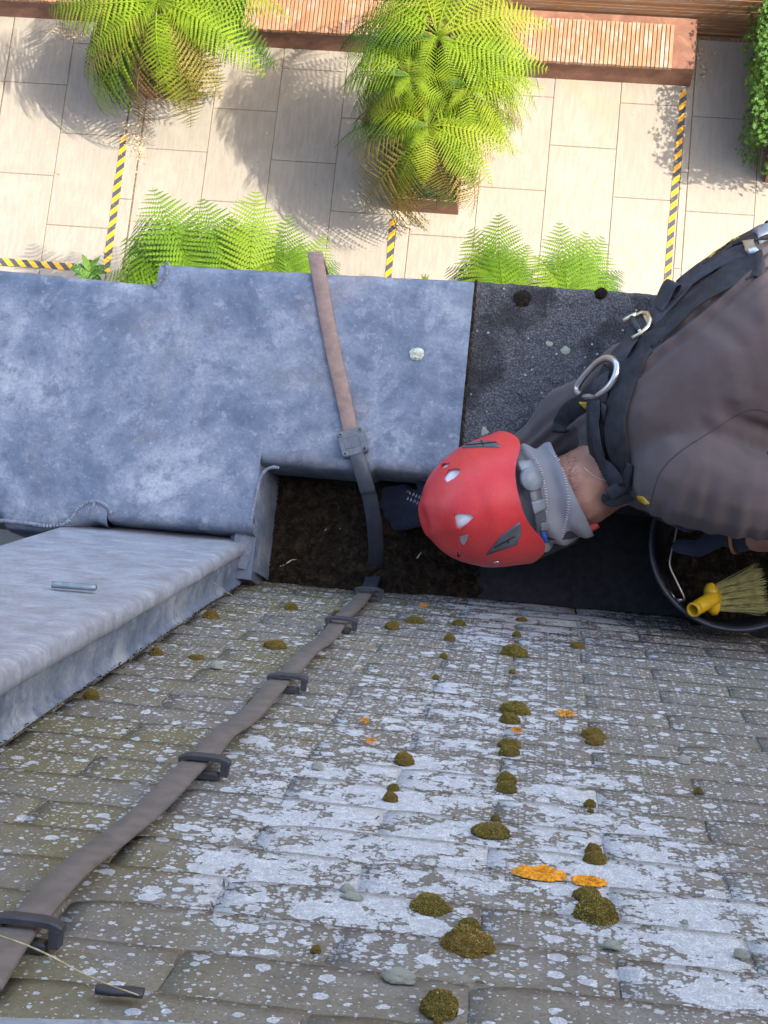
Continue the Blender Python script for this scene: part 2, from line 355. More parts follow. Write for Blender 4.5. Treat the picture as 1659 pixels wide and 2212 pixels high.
def spot_leaf():
    m = NT('spotted_leaf', .3, 0, .4); p = m.objc(); v = m.vor(p, 75)['Distance']; m.base(m.mix(m.ss(v, .22, .34, 1, 0), (.05, .13, .015), (.40, .38, .06))); return m.m
AUCS = spot_leaf()
STEM = simple('green_stem', (.13, .15, .03), .6); BARK = simple('fern_trunk', (.055, .035, .022), .95, 0, .5, 60, .8, .006)
SOIL = simple('soil', (.04, .028, .02), .95, 0, .5, 50, .6, .01)
def mat_mulch():
    m = NT('gutter_mulch', .95, 0, .2); p = m.pos(); f = m.noise(p, 70, 6, .75, .8); g = m.noise(p, 300, 4, .7)
    c = m.ramp(f, [(.34, (.007, .0055, .004)), (.48, (.022, .016, .010)), (.6, (.056, .041, .024)), (.76, (.13, .105, .062))]); m.base(c); m.bump(m.math('ADD', f, m.math('MULTIPLY', g, .4)), 1.0, .008); return m.m
MULCH = mat_mulch()
FELT = simple('wet_gutter_lining', (.013, .013, .016), .7, 0, .45, 60, .5, .003)
TAPE_R = simple('tape_weathered', (.125, .108, .096), .6, 0, .16, 60, .12, .001)
TAPE_N = simple('tape_black', (.05, .058, .072), .45, 0, .15, 60)
TAPE_C = simple('tape_brown', (.235, .158, .128), .6, 0, .16, 70, .12, .001)
CLIPM = simple('clip_plastic', (.036, .037, .041), .5, 0, .2, 60)
CLAMPM = simple('clamp_grey', (.115, .13, .15), .5, 0, .15, 80)
SCREW = simple('screw_steel', (.16, .17, .18), .35, .7)
DARKM = simple('dark_slot', (.008, .008, .009), .8)
def mat_moss():
    m = NT('moss', .95, 0, .1); p = m.objc(); f = m.noise(p, 2.2, 4, .7); r = m.rand(); v = m.vor(p, 13)['Distance']; g = m.noise(p, 30, 3, .7)
    c = m.mix(m.ss(v, .15, .62), (.29, .205, .042), (.060, .050, .012)); c = m.mix(m.ss(f, .38, .62, 0, .7), c, (.11, .098, .022)); c = m.mix(m.ss(g, .5, .75, 0, .6), c, (.34, .245, .07)); c = m.mix(m.ss(r, .4, 1, 0, .45), c, (.20, .11, .032)); m.base(c); m.bump(m.math('SUBTRACT', m.math('MULTIPLY', g, .5), v), .6, .006); return m.m
MOSS = mat_moss(); MOSST = simple('moss_tip', (.34, .24, .06), .9, 0, .5, 3)
LUMP = simple('lichen_lump', (.42, .43, .35), .95, 0, .45, 130, .8, .003)
ORANGE = simple('orange_lichen', (.60, .24, .012), .9, 0, .4, 260, .9, .002)
def mat_tapehaz():
    m = NT('hazard_tape', .5, 0, .4); p = m.objc(); s = m.n('ShaderNodeSeparateXYZ'); m.set(s.inputs[0], p)
    k = m.math('FRACT', m.math('MULTIPLY', m.math('ADD', s.outputs[0], m.math('MULTIPLY', s.outputs[1], 1.0)), 1 / .118)); st = m.math('GREATER_THAN', k, .5); f = m.noise(p, 30, 4)
    f2 = m.noise(p, 75, 5, .7)
    c = m.mix(st, (.62, .30, .012), (.045, .05, .06)); c = m.mix(m.ss(f, .6, .75, 0, .4), c, (.3, .27, .22)); c = m.mix(m.ss(f2, .62, .72, 0, .5), c, (.28, .25, .21)); m.base(c); return m.m
HAZ = mat_tapehaz()
RENDER = simple('render_wall', (.33, .31, .28), .9, 0, .12, 3, .1, .004)
BRICK_R = simple('red_brick', (.24, .105, .07), .9, 0, .3, 14, .4, .004)
LITTER = simple('dry_leaf', (.40, .31, .20), .8, 0, .5, 40)
# ================================================================== the courtyard
me = MB(); me.box(-40, 40, .98, 60, GZ - .30, GZ - .0045); ground = me.obj('ground', JOINT); tag(ground, kind='structure')
pav = thing('paving', None, None, (0, 0, GZ)); tag(pav, kind='structure')
cols = [(-7.098, -6.512, 5.3), (-6.495, -5.915, 5.75), (-5.895, -5.305, 6.129 - .9), (-5.29, -4.70, 6.129), (-4.69, -4.085, 5.655), (-3.914, -3.294, 5.555), (-3.284, -2.694, 5.99), (-2.684, -2.094, 5.521),
        (-2.084, -1.49, 5.069), (-1.353, -.78, 5.8), (-.77, -.18, 6.292), (-.17, .42, 5.831), (.43, 1.0, 6.277), (1.08, 1.67, 6.189), (1.68, 2.27, 5.9), (2.28, 2.87, 6.2), (-4.065, -3.934, 5.05), (-1.475, -1.363, 5.3), (1.012, 1.068, 5.65)]
for ci, (x0, x1, j) in enumerate(cols):
    j -= .9 * math.ceil((j - 2.2) / .9)
    for k in range(7):
        y0, y1 = j + .9 * k + .0025, j + .9 * (k + 1) - .0025
        y1 = min(y1, 6.93)
        if y1 - y0 < .05 or y1 < 2.6: continue
        b = MB(); dz = rnd.uniform(-.0015, .0015); b.bbox(x0 - .0025, x1 + .0025, y0, y1, -.04, dz, .004)
        b.obj('paving_slab', SLAB, pav)
# hazard tapes stuck to the paving
def hazard(pts, wd, label):
    a, b = Vector(pts[0]), Vector(pts[1]); t = (b - a); L = t.length; ang = math.atan2(t.y, t.x)
    m = MB(); n = int(L / .1); r2 = random.Random(label)
    top = [(L * i / n, wd / 2 + r2.uniform(-.004, .004)) for i in range(n + 1)]; bot = [(L * i / n, -wd / 2 + r2.uniform(-.004, .004)) for i in range(n + 1)]
    m.add([(x, y, .0035) for x, y in top] + [(x, y, .0035) for x, y in bot] + [(x, y, 0.001) for x, y in top] + [(x, y, 0.001) for x, y in bot],
          [(n + 1 + i, n + 2 + i, i + 1, i) for i in range(n)] + [(i, i + 1, 2 * n + 3 + i, 2 * n + 2 + i) for i in range(n)] + [(n + 2 + i, n + 1 + i, 3 * n + 3 + i, 3 * n + 4 + i) for i in range(n)])
    o = m.obj('hazard_tape', HAZ); o.location = (a.x, a.y, GZ + .002); o.rotation_euler = (0, 0, ang)
    return tag(o, label, 'hazard tape', 'yellow and black tapes on the paving')
g = GZ
hazard((P(269, 292, g), P(229, 590, g)), .066, 'yellow and black striped tape running down the paving below the left tree fern')
hazard((P(160, 577, g), P(-30, 563, g)), .066, 'yellow and black striped tape running across the shaded paving in the lower left corner')
hazard((P(849, 474, g), P(838, 615, g)), .058, 'short yellow and black striped tape below the corten planter of the big fern')
hazard((P(1477, 196, g), P(1438, 640, g)), .058, 'long yellow and black striped tape leading from the bench end towards the worker')

# timber screen behind the benches
wy = 6.97
tw = thing('timber_screen', 'wall of horizontal reddish cedar boards behind the benches', 'timber wall', (0, wy, GZ))
m = MB(); m.box(-9, 6, .035, .08, 0, 2.1); m.obj('backing', DARKM, tw)
bme = None
for k in range(44):
    z = .02 + k * .046; b = MB(); b.bbox(-9, 6, -.0, .03, 0, .041, .004)
    o = b.obj('board', BOARDW, tw) if bme is None else put('board', bme, tw); bme = o.data
    o.location = (rnd.uniform(-.6, .6), rnd.uniform(-.004, .004), z)

# corten benches with larch slats
def bench(x0, x1, yf, yb, sx0, sx1, sy0, sy1, label):
    h = .335; t = thing('slatted_bench', label, 'bench', ((x0 + x1) / 2, (yf + yb) / 2, GZ), group='corten benches along the timber screen')
    cx, cy = t.location.x, t.location.y
    b = MB(); b.bbox(x0 - cx, x1 - cx, yf - cy, yb - cy, 0, h, .006); b.obj('base', CORTEN, t)
    n = int((sx1 - sx0) / .0375); sm = None
    for i in range(n):
        if sm is None:
            b = MB(); b.bbox(-.0158, .0158, sy0 - cy, sy1 - cy, 0, .045, .003); o = b.obj('slat', SLATW, t); sm = o.data
        else: o = put('slat', sm, t)
        o.location = (sx0 + .0375 * (i + .5) - cx, rnd.uniform(-.004, .004), h + .004 + rnd.uniform(-.0015, .0015))
    return t
bench(-.72, 1.035, 6.472, 6.955, -.70, .865, 6.448, 6.86, 'corten bench with pale larch slats, its bare rusty end right of the big fern')
bench(-3.05, -1.20, 6.618, 6.955, -3.02, -1.22, 6.60, 6.94, 'slatted corten bench between the left fern and the big fern')
bench(-6.6, -4.30, 6.78, 6.955, -6.58, -4.32, 6.76, 6.94, 'narrow dark corten bench at the far left behind the left fern')

# planters
def planter(x0, x1, y0, y1, h, label):
    t = thing('corten_planter', label, 'planter', ((x0 + x1) / 2, (y0 + y1) / 2, GZ)); a, b_ = (x1 - x0) / 2, (y1 - y0) / 2
    m = MB(); th = .012
    m.box(-a, a, -b_, -b_ + th, 0, h); m.box(-a, a, b_ - th, b_, 0, h); m.box(-a, -a + th, -b_ + th, b_ - th, 0, h); m.box(a - th, a, -b_ + th, b_ - th, 0, h)
    m.obj('steel_box', CORTEN, t); s = MB(); s.box(-a + th, a - th, -b_ + th, b_ - th, .01, h - .05); s.obj('soil', SOIL, t); return t
planter(-1.52, -.93, 5.11, 6.40, .30, 'rusty corten planter under the big fern in the middle')
planter(-3.95, -3.45, 6.05, 6.74, .22, 'low rusty corten planter under the left tree fern')
planter(-3.3, -1.55, 3.15, 3.75, .45, 'long corten planter below the parapet holding the lower left ferns')
planter(-.75, .6, 3.15, 3.75, .45, 'corten planter below the parapet holding the lower right ferns')
planter(1.745, 2.4, 5.60, 6.90, .85, 'corten planter at the right edge overgrown by ivy')
planter(-4.15, -3.72, 3.55, 3.85, .3, 'small corten planter below the parapet holding the spotted laurel')

# ================================================================== the house front below the parapet
hw = MB(); hw.box(-6, 2.95, .30, .86, GZ - .2, -.40); hw.obj('house_wall', RENDER); tag(bpy.data.objects['house_wall'], 'rendered house wall dropping from the parapet to the courtyard', 'house wall')

# ================================================================== tiled roof slope
roof = thing('tiled_roof', 'steep roof slope of small grey stone tiles crusted with pale lichen', 'roof', P0)
roof.rotation_euler = RQ.to_euler()
rl = lambda u, v, h: (P0.x - u, v, h)
m = MB(); m.box(P0.x - 2.0, P0.x + 2.2, .05, 5.0, -.12, -.012); m.obj('roof_deck', DARKM, roof)
TW, TG = .2066, .0801
def tile_mesh(seed):
    r = random.Random(seed); m = MB(); nx, ny, L, W, T = 10, 8, .175, .2040, .0022
    jag = [r.uniform(-.0016, .0016) for _ in range(nx + 1)]
    cl, cr = r.choice((0, 0, .012, .006)), r.choice((0, 0, .010, .005))
    def top(i, j):
        a = i / nx; x = (a - .5) * W; y = L * (j / ny) ** 1.15
        if j == 0:
            y = jag[i] + (cl if i == 0 else cl * .3 if i == 1 else 0) + (cr if i == nx else cr * .3 if i == nx - 1 else 0)
        if i in (0, nx): x += r.uniform(-.0012, .0012)
        z = T + .0006 * noise.noise(Vector((x * 18 + seed * 7, y * 18, seed))) + .0005 * noise.noise(Vector((x * 70, y * 70, seed * 3)))
        if j == 0: z -= .0003
        if i in (0, nx): z -= .0004
        return (x, y, z)
    vs = [top(i, j) for j in range(ny + 1) for i in range(nx + 1)]
    fs = [(j * (nx + 1) + i, j * (nx + 1) + i + 1, (j + 1) * (nx + 1) + i + 1, (j + 1) * (nx + 1) + i) for j in range(ny) for i in range(nx)]
    b = len(vs); per = [i for i in range(nx + 1)] + [(j + 1) * (nx + 1) - 1 for j in range(1, ny + 1)] + [ny * (nx + 1) + i for i in range(nx - 1, -1, -1)] + [j * (nx + 1) for j in range(ny - 1, 0, -1)]
    vs += [(vs[k][0], vs[k][1] + (.001 if vs[k][1] < .02 else 0), -.003) for k in per]; n = len(per)
    fs += [(b + k, b + (k + 1) % n, per[(k + 1) % n], per[k]) for k in range(n)]
    m.add(vs, fs); me = m.mesh('tile', TILE); 
    me.polygons.foreach_set('use_smooth', [k < nx * ny for k in range(len(fs))]); return me
TMS = [tile_mesh(s) for s in range(9)]
tilt = math.atan2(.0022, TG)
for k in range(-1, 27):
    v = .042 + TG * (k - 0)
    off = -.0105 if k % 2 == 0 else .0928
    # joints above tail k sit on columns offset by half a tile: courses 2,4.. (v .202) on .19+, others on .083
    phase = .19 if k % 2 == 0 else .0865
    for i in range(-7, 8):
        uc = phase + TW * i + TW / 2
        if uc < -.66 or uc > .98: continue
        if k < 1 and uc > .30: continue
        o = put('tile', rnd.choice(TMS), roof)
        o.location = rl(uc + rnd.uniform(-.0012, .0012), v + rnd.uniform(-.002, .002), .0 + rnd.uniform(-.0003, .0005))
        o.rotation_euler = (-tilt + rnd.uniform(-.002, .002), rnd.uniform(-.002, .002), rnd.uniform(-.006, .006))
ROOFTOP = .0025       # mean tile surface above the reference plane

# lead strip clad upstand running down beside the tiles
def catp(t, l): return l
lk = thing('lead_upstand', 'raised strip dressed in pale streaked lead beside the tiles', 'lead upstand', P0); lk.rotation_euler = RQ.to_euler()
HU, UR, UL = .088, -.522, -.876
def upstand(v0, v1, lift, name, seed):
    rings = []; n = max(12, int((v1 - v0) / .018))
    for i in range(n + 1):
        v = v0 + (v1 - v0) * i / n; w1 = .0035 * noise.noise(Vector((v * 5, seed, 0))) + .002 * noise.noise(Vector((v * 16, seed, 4)))
        dr = .010 + .006 * noise.noise(Vector((v * 9, seed, 9)))
        pr = [(UL - .006, .0), (UL - .004, HU - .02 + lift), (UL + .004, HU - .005 + lift), (UL + .016, HU + lift)]
        for a in np.linspace(.1, .9, 9): pr.append((UL + (UR - UL) * a, HU + lift + .0025 * noise.noise(Vector((a * 5, v * 8, seed))) ))
        pr += [(UR - .016, HU + lift - .0003), (UR - .008, HU - .0022 + lift), (UR - .002 + w1 * .5, HU - .007 + lift), (UR + w1, HU - .014), (UR - .0005 + w1, HU - .019 - dr * .35), (UR - .004 + w1, HU - .0215 - dr * .35), (UR - .008 + w1, HU - .020 - dr * .35), (UR - .009 + w1, HU - .012)]
        rings.append([rl(a, v, h) for a, h in pr])
    m = MB(); m.sweep(rings, closed_ring=False); return m.obj(name, LEAD_S, lk, flip=True)
vj = .95
upstand(-.32, vj + .012, 0.0, 'lead_capping', 3); upstand(vj, 2.5, .0045, 'lead_capping', 8)
rings = []
for i in range(150):
    v = -.32 + 2.83 * i / 149; w1 = .002 * noise.noise(Vector((v * 7, 2, 0))); bl = .004 * noise.noise(Vector((v * 4, 7, 1)))
    rings.append([rl(a, v, h) for a, h in ((UR - .0095 + w1, HU - .012), (UR - .0095 + w1 + bl * .5, HU - .030), (UR - .011 + w1 + bl, .045), (UR - .013 + w1 + bl, .030), (UR - .013 + bl, .020), (UR - .010 + bl, .0145), (UR - .006 + bl, .0115), (UR - .006 + bl, .009))])
m = MB(); m.sweep(rings, closed_ring=False); m.obj('lead_apron', LEAD, lk, flip=True)
m = MB(); m.box(P0.x - UR + .0185, P0.x - UL - .004, -.32, 2.5, -.03, HU - .012); m.obj('timber_core', DARKM, lk)
m = MB(); r = random.Random(4)     # grit and moss crumbs in the angle at its foot
for i in range(650):
    v = r.uniform(-.02, 2.2); u = UR - .004 + abs(r.gauss(0, .007)); s = r.uniform(.0007, .0026); c = Vector(rl(u, v, .012 + r.uniform(0, .002)))
    q = [c + Vector((r.uniform(-1, 1), r.uniform(-1, 1), r.uniform(-.3, .8))) * s for _ in range(5)]; m.add(q, [(0, 1, 2), (0, 2, 3), (0, 3, 4), (1, 2, 4), (1, 3, 4)])
o = m.obj('grit', MULCH, lk); tag(o, kind='stuff')

# lead sheet at the very bottom of the picture, lying on the tiles
lf = MB(); rings = []
for i in range(40):
    a = i / 39; x = -40 + 640 * a; y = 2193 + 22 * a + 1.5 * math.sin(a * 9)
    u, v = UV(x, y, .030); rings.append([Vector(R(u, v - .0, .026)), Vector(R(u, v + .002, .0305)), Vector(R(u, v + .006, .032)), Vector(R(u, v + .10, .033)), Vector(R(u, v + .22, .030)), Vector(R(u, v + .22, .024))])
lf.sweep(rings, closed_ring=False); o = lf.obj('lead_flashing', LEAD); tag(o, 'pale lead flashing edge along the bottom left of the picture', 'lead flashing')

# ================================================================== gutter
gu = thing('roof_gutter', 'deep dark box gutter between the parapet and the tile eave', 'gutter', (0, .45, -.21))
xl = -.502
def gfl(a, b):
    x = xl + (2.9 - xl) * a; y = .33 + .235 * b; return (x, y - .45, .004 * N3((x * 9, y * 9, 0)) + (.0 if x > 0 else 0))
m = MB(); m.grid(gfl, 60, 8); m.obj('gutter_lining', FELT, gu)
m = MB(); m.box(xl, 2.9, .573 - .45, .60 - .45, -.03, .185); m.obj('outer_cheek', FELT, gu)
m = MB(); m.box(xl - .02, 2.9, .30 - .45, .338 - .45, -.03, .03); m.obj('inner_cheek', FELT, gu)
# lead stop end
rings = []
for i in range(14):
    b = i / 13; y = .365 + (.562 - .365) * b; zt = .0 - .040 * (1 - b)
    rings.append([Vector((x_, y - .45, z_ + .21)) for x_, z_ in ((xl + .020, -.215), (xl + .006, -.19), (xl + .002, -.10), (xl - .002, zt - .03), (xl - .008, zt - .010), (xl - .020, zt), (xl - .04, zt + .001))])
m = MB(); m.sweep(rings, closed_ring=False); m.obj('lead_stop_end', LEAD, gu)
m = MB(); m.box(xl - .05, xl - .004, .347 - .45, .56 - .45, -.06, .165); m.obj('lead_front', LEAD, gu)
# debris
def gdeb(a, b):
    x = -.495 + .44 * a; y = .343 + .222 * b; h = .036 * max(0, 1 - ((x + .38) / .34) ** 2) - .030 * max(0, min(1, (x + .26) / .2)) + .008
    return Vector((x, y, -.205 + h + .010 * N3((x * 30, y * 30, 1)) + .006 * N3((x * 90, y * 90, 3)) + .003 * N3((x * 220, y * 220, 5))))
m = MB(); m.grid(gdeb, 150, 60)
r = random.Random(11)
for i in range(1500):
    a, b = r.random() ** 1.1, r.random(); c = gdeb(a, b) + Vector((0, 0, .002)); L = r.uniform(.002, .009); d = Vector((r.uniform(-1, 1), r.uniform(-1, 1), r.uniform(-.2, .5))).normalized(); e = d.orthogonal().normalized() * r.uniform(.0006, .0022)
    m.add([c - d * L + e, c - d * L - e, c + d * L - e * .4, c + d * L + e * .4], [(0, 1, 2, 3)])
o = m.obj('gutter_debris', MULCH); tag(o, 'dark rotted leaf mulch filling the left end of the gutter', 'debris', kind='stuff')
for (x, y, L, an, lab) in ((620, 1216, .020, .3, 'largest curved pale leaf scrap on the dark mulch left of the tape'), (700, 1152, .010, 1.0, 'pale leaf scrap in the middle of the mulch left of the tape'), (672, 1193, .008, 2.1, 'pale leaf scrap between the curved one and the tape'), (735, 1143, .006, .2, 'tiny pale leaf scrap closest to the black tape on the mulch'), (648, 1240, .007, 1.4, 'pale leaf scrap at the tile eave left of the tape'), (905, 1200, .006, .4, 'tiny pale scrap in the gutter between the tape and the helmet')):
    c = P(x, y, -.165); m = MB(); pts = [c + Vector((math.cos(an) * L * t, math.sin(an) * L * t + .004 * math.sin(t * 2.5), .002 * t)) for t in (-1, -.5, 0, .5, 1)]; m.ribbon(pts, Vector((0, 0, 1)), [.0004, .0022, .003, .002, .0004], .0008)
    o = m.obj('dry_leaf_scrap', LUMP); tag(o, lab, 'leaf scrap', 'pale scraps on the gutter mulch')

# ================================================================== parapet
par = thing('lead_parapet', 'broad parapet dressed in mottled blue-grey lead sheet', 'parapet', (0, .75, 0))
YO = .925
def und(x, y): return .0022 * N3((x * 5, y * 5, 2)) + .0010 * N3((x * 15, y * 13, 6)) + .0004 * N3((x * 50, y * 50, 1))
def sheet(x0, x1, yo0, yo1, yi, name, nx, dz=0.0, lip=.5):
    rings = []
    for i in range(nx + 1):
        a = i / nx; x = x0 + (x1 - x0) * a; yo = yo0 + (yo1 - yo0) * a + .0016 * N3((x * 22, 0, 5)); y_i = yi(x) + .001 * N3((x * 17, 3, 5))
        sec = [(yo + .004, -.075), (yo + .003, -.02), (yo, -.008), (yo - .006, -.002), (yo - .014, .0)]
        for b in np.linspace(.06, .94, 22): sec.append((yo - .014 + (y_i + .020 - yo + .014) * b, .0))
        if lip > 0: sec += [(y_i + .020, -.0005), (y_i + .010, -.003), (y_i + .003, -.009), (y_i, -.018), (y_i - .001, -.045), (y_i + .003, -.12)]
        else: sec += [(y_i + .02, -.0005), (y_i + .01, -.001), (y_i, -.002)]
        rings.append([Vector((x, y - .75, z + dz + (und(x, y) if z > -.004 else und(x, y) * .3))) for y, z in sec])
    m = MB(); m.sweep(rings, closed_ring=False); return m.obj(name, LEAD, par)
def yin_r(x): return .556 + .006 * max(0, (-.44 - x)) / .06
sheet(-.5061, -.150, .922, .930, lambda x: .553 + (.010 if x > -.3 else .004), 'lead_sheet', 60)
sheet(-.7406, -.5061, .9195, .922, lambda x: .427, 'lead_sheet', 36)
sheet(-.7751, -.7406, .879, .8775, lambda x: .427, 'lead_sheet', 6)
sheet(-1.9, -.7751, .905, .879, lambda x: .395 + .018 * (x < -.97) + (.03 * max(0, 1 - abs(x + .80) / .10)), 'lead_sheet', 90)
m = MB(); m.box(-1.9, -.16, -.17, .10, -.40, -.022); m.box(-1.9, -.51, -.30, -.1702, -.40, -.03); m.obj('parapet_core', FELT, par)
def weld(pts, r, name='weld_seam', parent=par, step=.55, z=.0):
    p = catmull(pts, 10); acc = [p[0]]
    for q in p[1:]:
        if (q - acc[-1]).length > r * step: acc.append(q)
    m = MB(); rr = random.Random(len(acc))
    for i, q in enumerate(acc):
        t = (acc[min(i + 1, len(acc) - 1)] - acc[max(i - 1, 0)]).normalized(); up = Vector((0, 0, 1)); sd = t.cross(up).normalized(); up = sd.cross(t)
        k = r * rr.uniform(.85, 1.15); vs = [q + up * (k * .30 + z - .001)]; fs = []
        for l, (f, hh) in enumerate(((.6, .18), (1.0, -.35))):
            for s in range(10):
                an = 2 * math.pi * s / 10; ex = 1.25 if math.cos(an) > 0 else .7
                vs.append(q + (t * math.cos(an) * ex * .8 + sd * math.sin(an)) * k * f + up * (k * hh + z))
        for s in range(10): s2 = (s + 1) % 10; fs += [(0, 1 + s, 1 + s2), (1 + s, 11 + s, 11 + s2, 1 + s2)]
        m.add(vs, fs, True)
    l = parent.location; m.v = [(a - l.x, b - l.y, c - l.z) for a, b, c in m.v]; return m.obj(name, WELD, parent)
pz = lambda L, z=.002: [P(x, y, z) for x, y in L]
weld(pz([(362, 566), (359, 575), (359, 586), (355, 597), (347, 604), (340, 611), (333, 617)]), .0034)
weld(pz([(601, 1010), (588, 1009), (574, 1015), (563, 1030), (556, 1052), (550, 1080), (544, 1108), (541, 1120)]), .0032)
weld(pz([(-20, 1122), (20, 1126), (60, 1130), (100, 1136), (135, 1132), (152, 1120), (163, 1103), (178, 1090), (196, 1083), (216, 1085), (232, 1096), (238, 1106)]), .0038, step=.9)
weld(pz([(203, 1085), (199, 1096), (195, 1110)]), .0035)
# pale patch of lichen crust on the lead
m = MB(); c = P(900, 765, .001); rr = random.Random(5); vs = [c - par.location + Vector((0, 0, .004))]; n = 20
for l, (f, h) in enumerate(((.6, .0035), (1, 0.0))):
    for k in range(n): an = 2 * math.pi * k / n; q = .0125 * f * (1 + .25 * N3((math.cos(an) * 2, math.sin(an) * 2, 1))); vs.append(c - par.location + Vector((math.cos(an) * q * 1.1, math.sin(an) * q, h + rr.uniform(0, .001))))
m.add(vs, [(0, 1 + k, 1 + (k + 1) % n) for k in range(n)] + [(1 + k, 1 + n + k, 1 + n + (k + 1) % n, 1 + (k + 1) % n) for k in range(n)], False); m.obj('lichen_crust', LUMP, par)

# blackened stone coping to the right
st = thing('stone_coping', 'rough blackened stone coping behind the worker', 'coping', (0, .75, 0))
def cop(a, b):
    x = -.158 + 1.4 * a; y = .555 + .378 * b; z = -.006 + .003 * N3((x * 40, y * 40, 0)) + .002 * N3((x * 120, y * 120, 4)) + .0012 * N3((x * 300, y * 300, 7))
    e = min(1, min(b, 1 - b) / .03); return Vector((x, y - .75 + .003 * N3((x * 60, y * 9, 3)) * (1 - e), z - .012 * (1 - e) ** 2))
m = MB(); m.grid(cop, 340, 100); m.obj('coping_slab', STONE, st)
m = MB(); m.box(-.158, 2.9, .557 - .75, .931 - .75, -.30, -.018); m.box(1.24, 2.9, .557 - .75, .931 - .75, -.018, -.006); m.obj('coping_side', STONE, st)
m = MB(); r = random.Random(3)
for i in range(26):                                    # ragged mortar along the joint with the lead
    y = .565 + .36 * i / 25; c = Vector((-.1475, y - .75, -.001)); s = r.uniform(.004, .009); vs = [c + Vector((math.cos(k * 1.05) * s * .6, math.sin(k * 1.05) * s * 1.6, r.uniform(-.003, .0015))) for k in range(6)] + [c + Vector((0, 0, .002))]
    m.add(vs, [(6, k, (k + 1) % 6) for k in range(6)])
m.obj('mortar', MULCH, st)
# ================================================================== ferns
def pinna_geo(m, base, dirv, up, L, wd, npn, r, curl=.15):
    dirv = dirv.normalized(); side = up.cross(dirv).normalized(); fs = []; prev = None
    def ax(t): return base + dirv * (L * t) - up * (curl * L * t * t)
    vs = []
    for k in range(npn + 1):                     # midrib
        t = k / npn; p = ax(t); w_ = .0011 * (1 - .7 * t) * L / .16; vs += [p + side * w_, p - side * w_]
    b0 = 0
    for k in range(npn): fs.append((2 * k, 2 * k + 1, 2 * k + 3, 2 * k + 2))
    for k in range(npn):
        t = (k + .6) / npn; p = ax(t); lw = wd * (1 - t) ** .65 * min(1, .75 + t * 2) + .0015
        for s in (1, -1):
            d = (side * s + dirv * .28 - up * (.18 + r.uniform(-.1, .1))).normalized(); e = dirv * (L / npn * .46)
            n = len(vs); vs += [p - e, p + e, p + d * lw * .72 + e * .75, p + d * lw * 1.0 + e * .15, p + d * lw * .72 - e * .6]; fs += [(n, n + 1, n + 2, n + 3, n + 4) if s > 0 else (n + 4, n + 3, n + 2, n + 1, n)]
    m.add(vs, fs)
def frond_mesh(seed, mat, droop=.55, rise=.30, npair=22, wide=.215, npn=12):
    r = random.Random(seed); m = MB()
    def ax(t): return Vector((t * (1 - .10 * droop * t * t), .03 * math.sin(t * 3 + seed) * t, rise * t * (1.25 - .45 * t) - droop * t ** 2.1))
    pts = [ax(i / 14) for i in range(15)]
    m.tube(pts, [.0075 * (1 - .85 * i / 14) for i in range(15)], 5)
    for k in range(npair):
        t = .13 + .85 * (k + .5) / npair; p = ax(t); tg = (ax(min(1, t + .02)) - ax(t - .02)).normalized(); sd = Vector((0, 1, 0)); sd = (sd - tg * sd.dot(tg)).normalized(); up = tg.cross(sd) * -1
        if up.z < 0: up = -up
        env = min(1, .52 + 1.6 * (t - .13)) * (1 - max(0, (t - .42) / .58) ** 1.5) + .05
        for s in (1, -1):
            d = sd * s + tg * (.26 + .45 * t) + up * r.uniform(-.16, .06); L = wide * env * r.uniform(.9, 1.08)
            pinna_geo(m, p, d, up, L, .0158 * (.45 + .55 * env) * (1.0 if wide < .25 else 1.75), max(4, int(npn * (.45 + .55 * env))), r, .16)
    return m.mesh('frond', [mat])
FR = {}
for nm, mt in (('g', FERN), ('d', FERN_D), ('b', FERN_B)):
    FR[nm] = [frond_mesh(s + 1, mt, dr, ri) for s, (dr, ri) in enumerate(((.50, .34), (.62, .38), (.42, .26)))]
FRN = [frond_mesh(31, FERN_L, .30, .25, 19, .28, 12), frond_mesh(32, FERN_D, .5, .3, 19, .28, 12), frond_mesh(33, FERN_L, .42, .33, 20, .29, 12)]
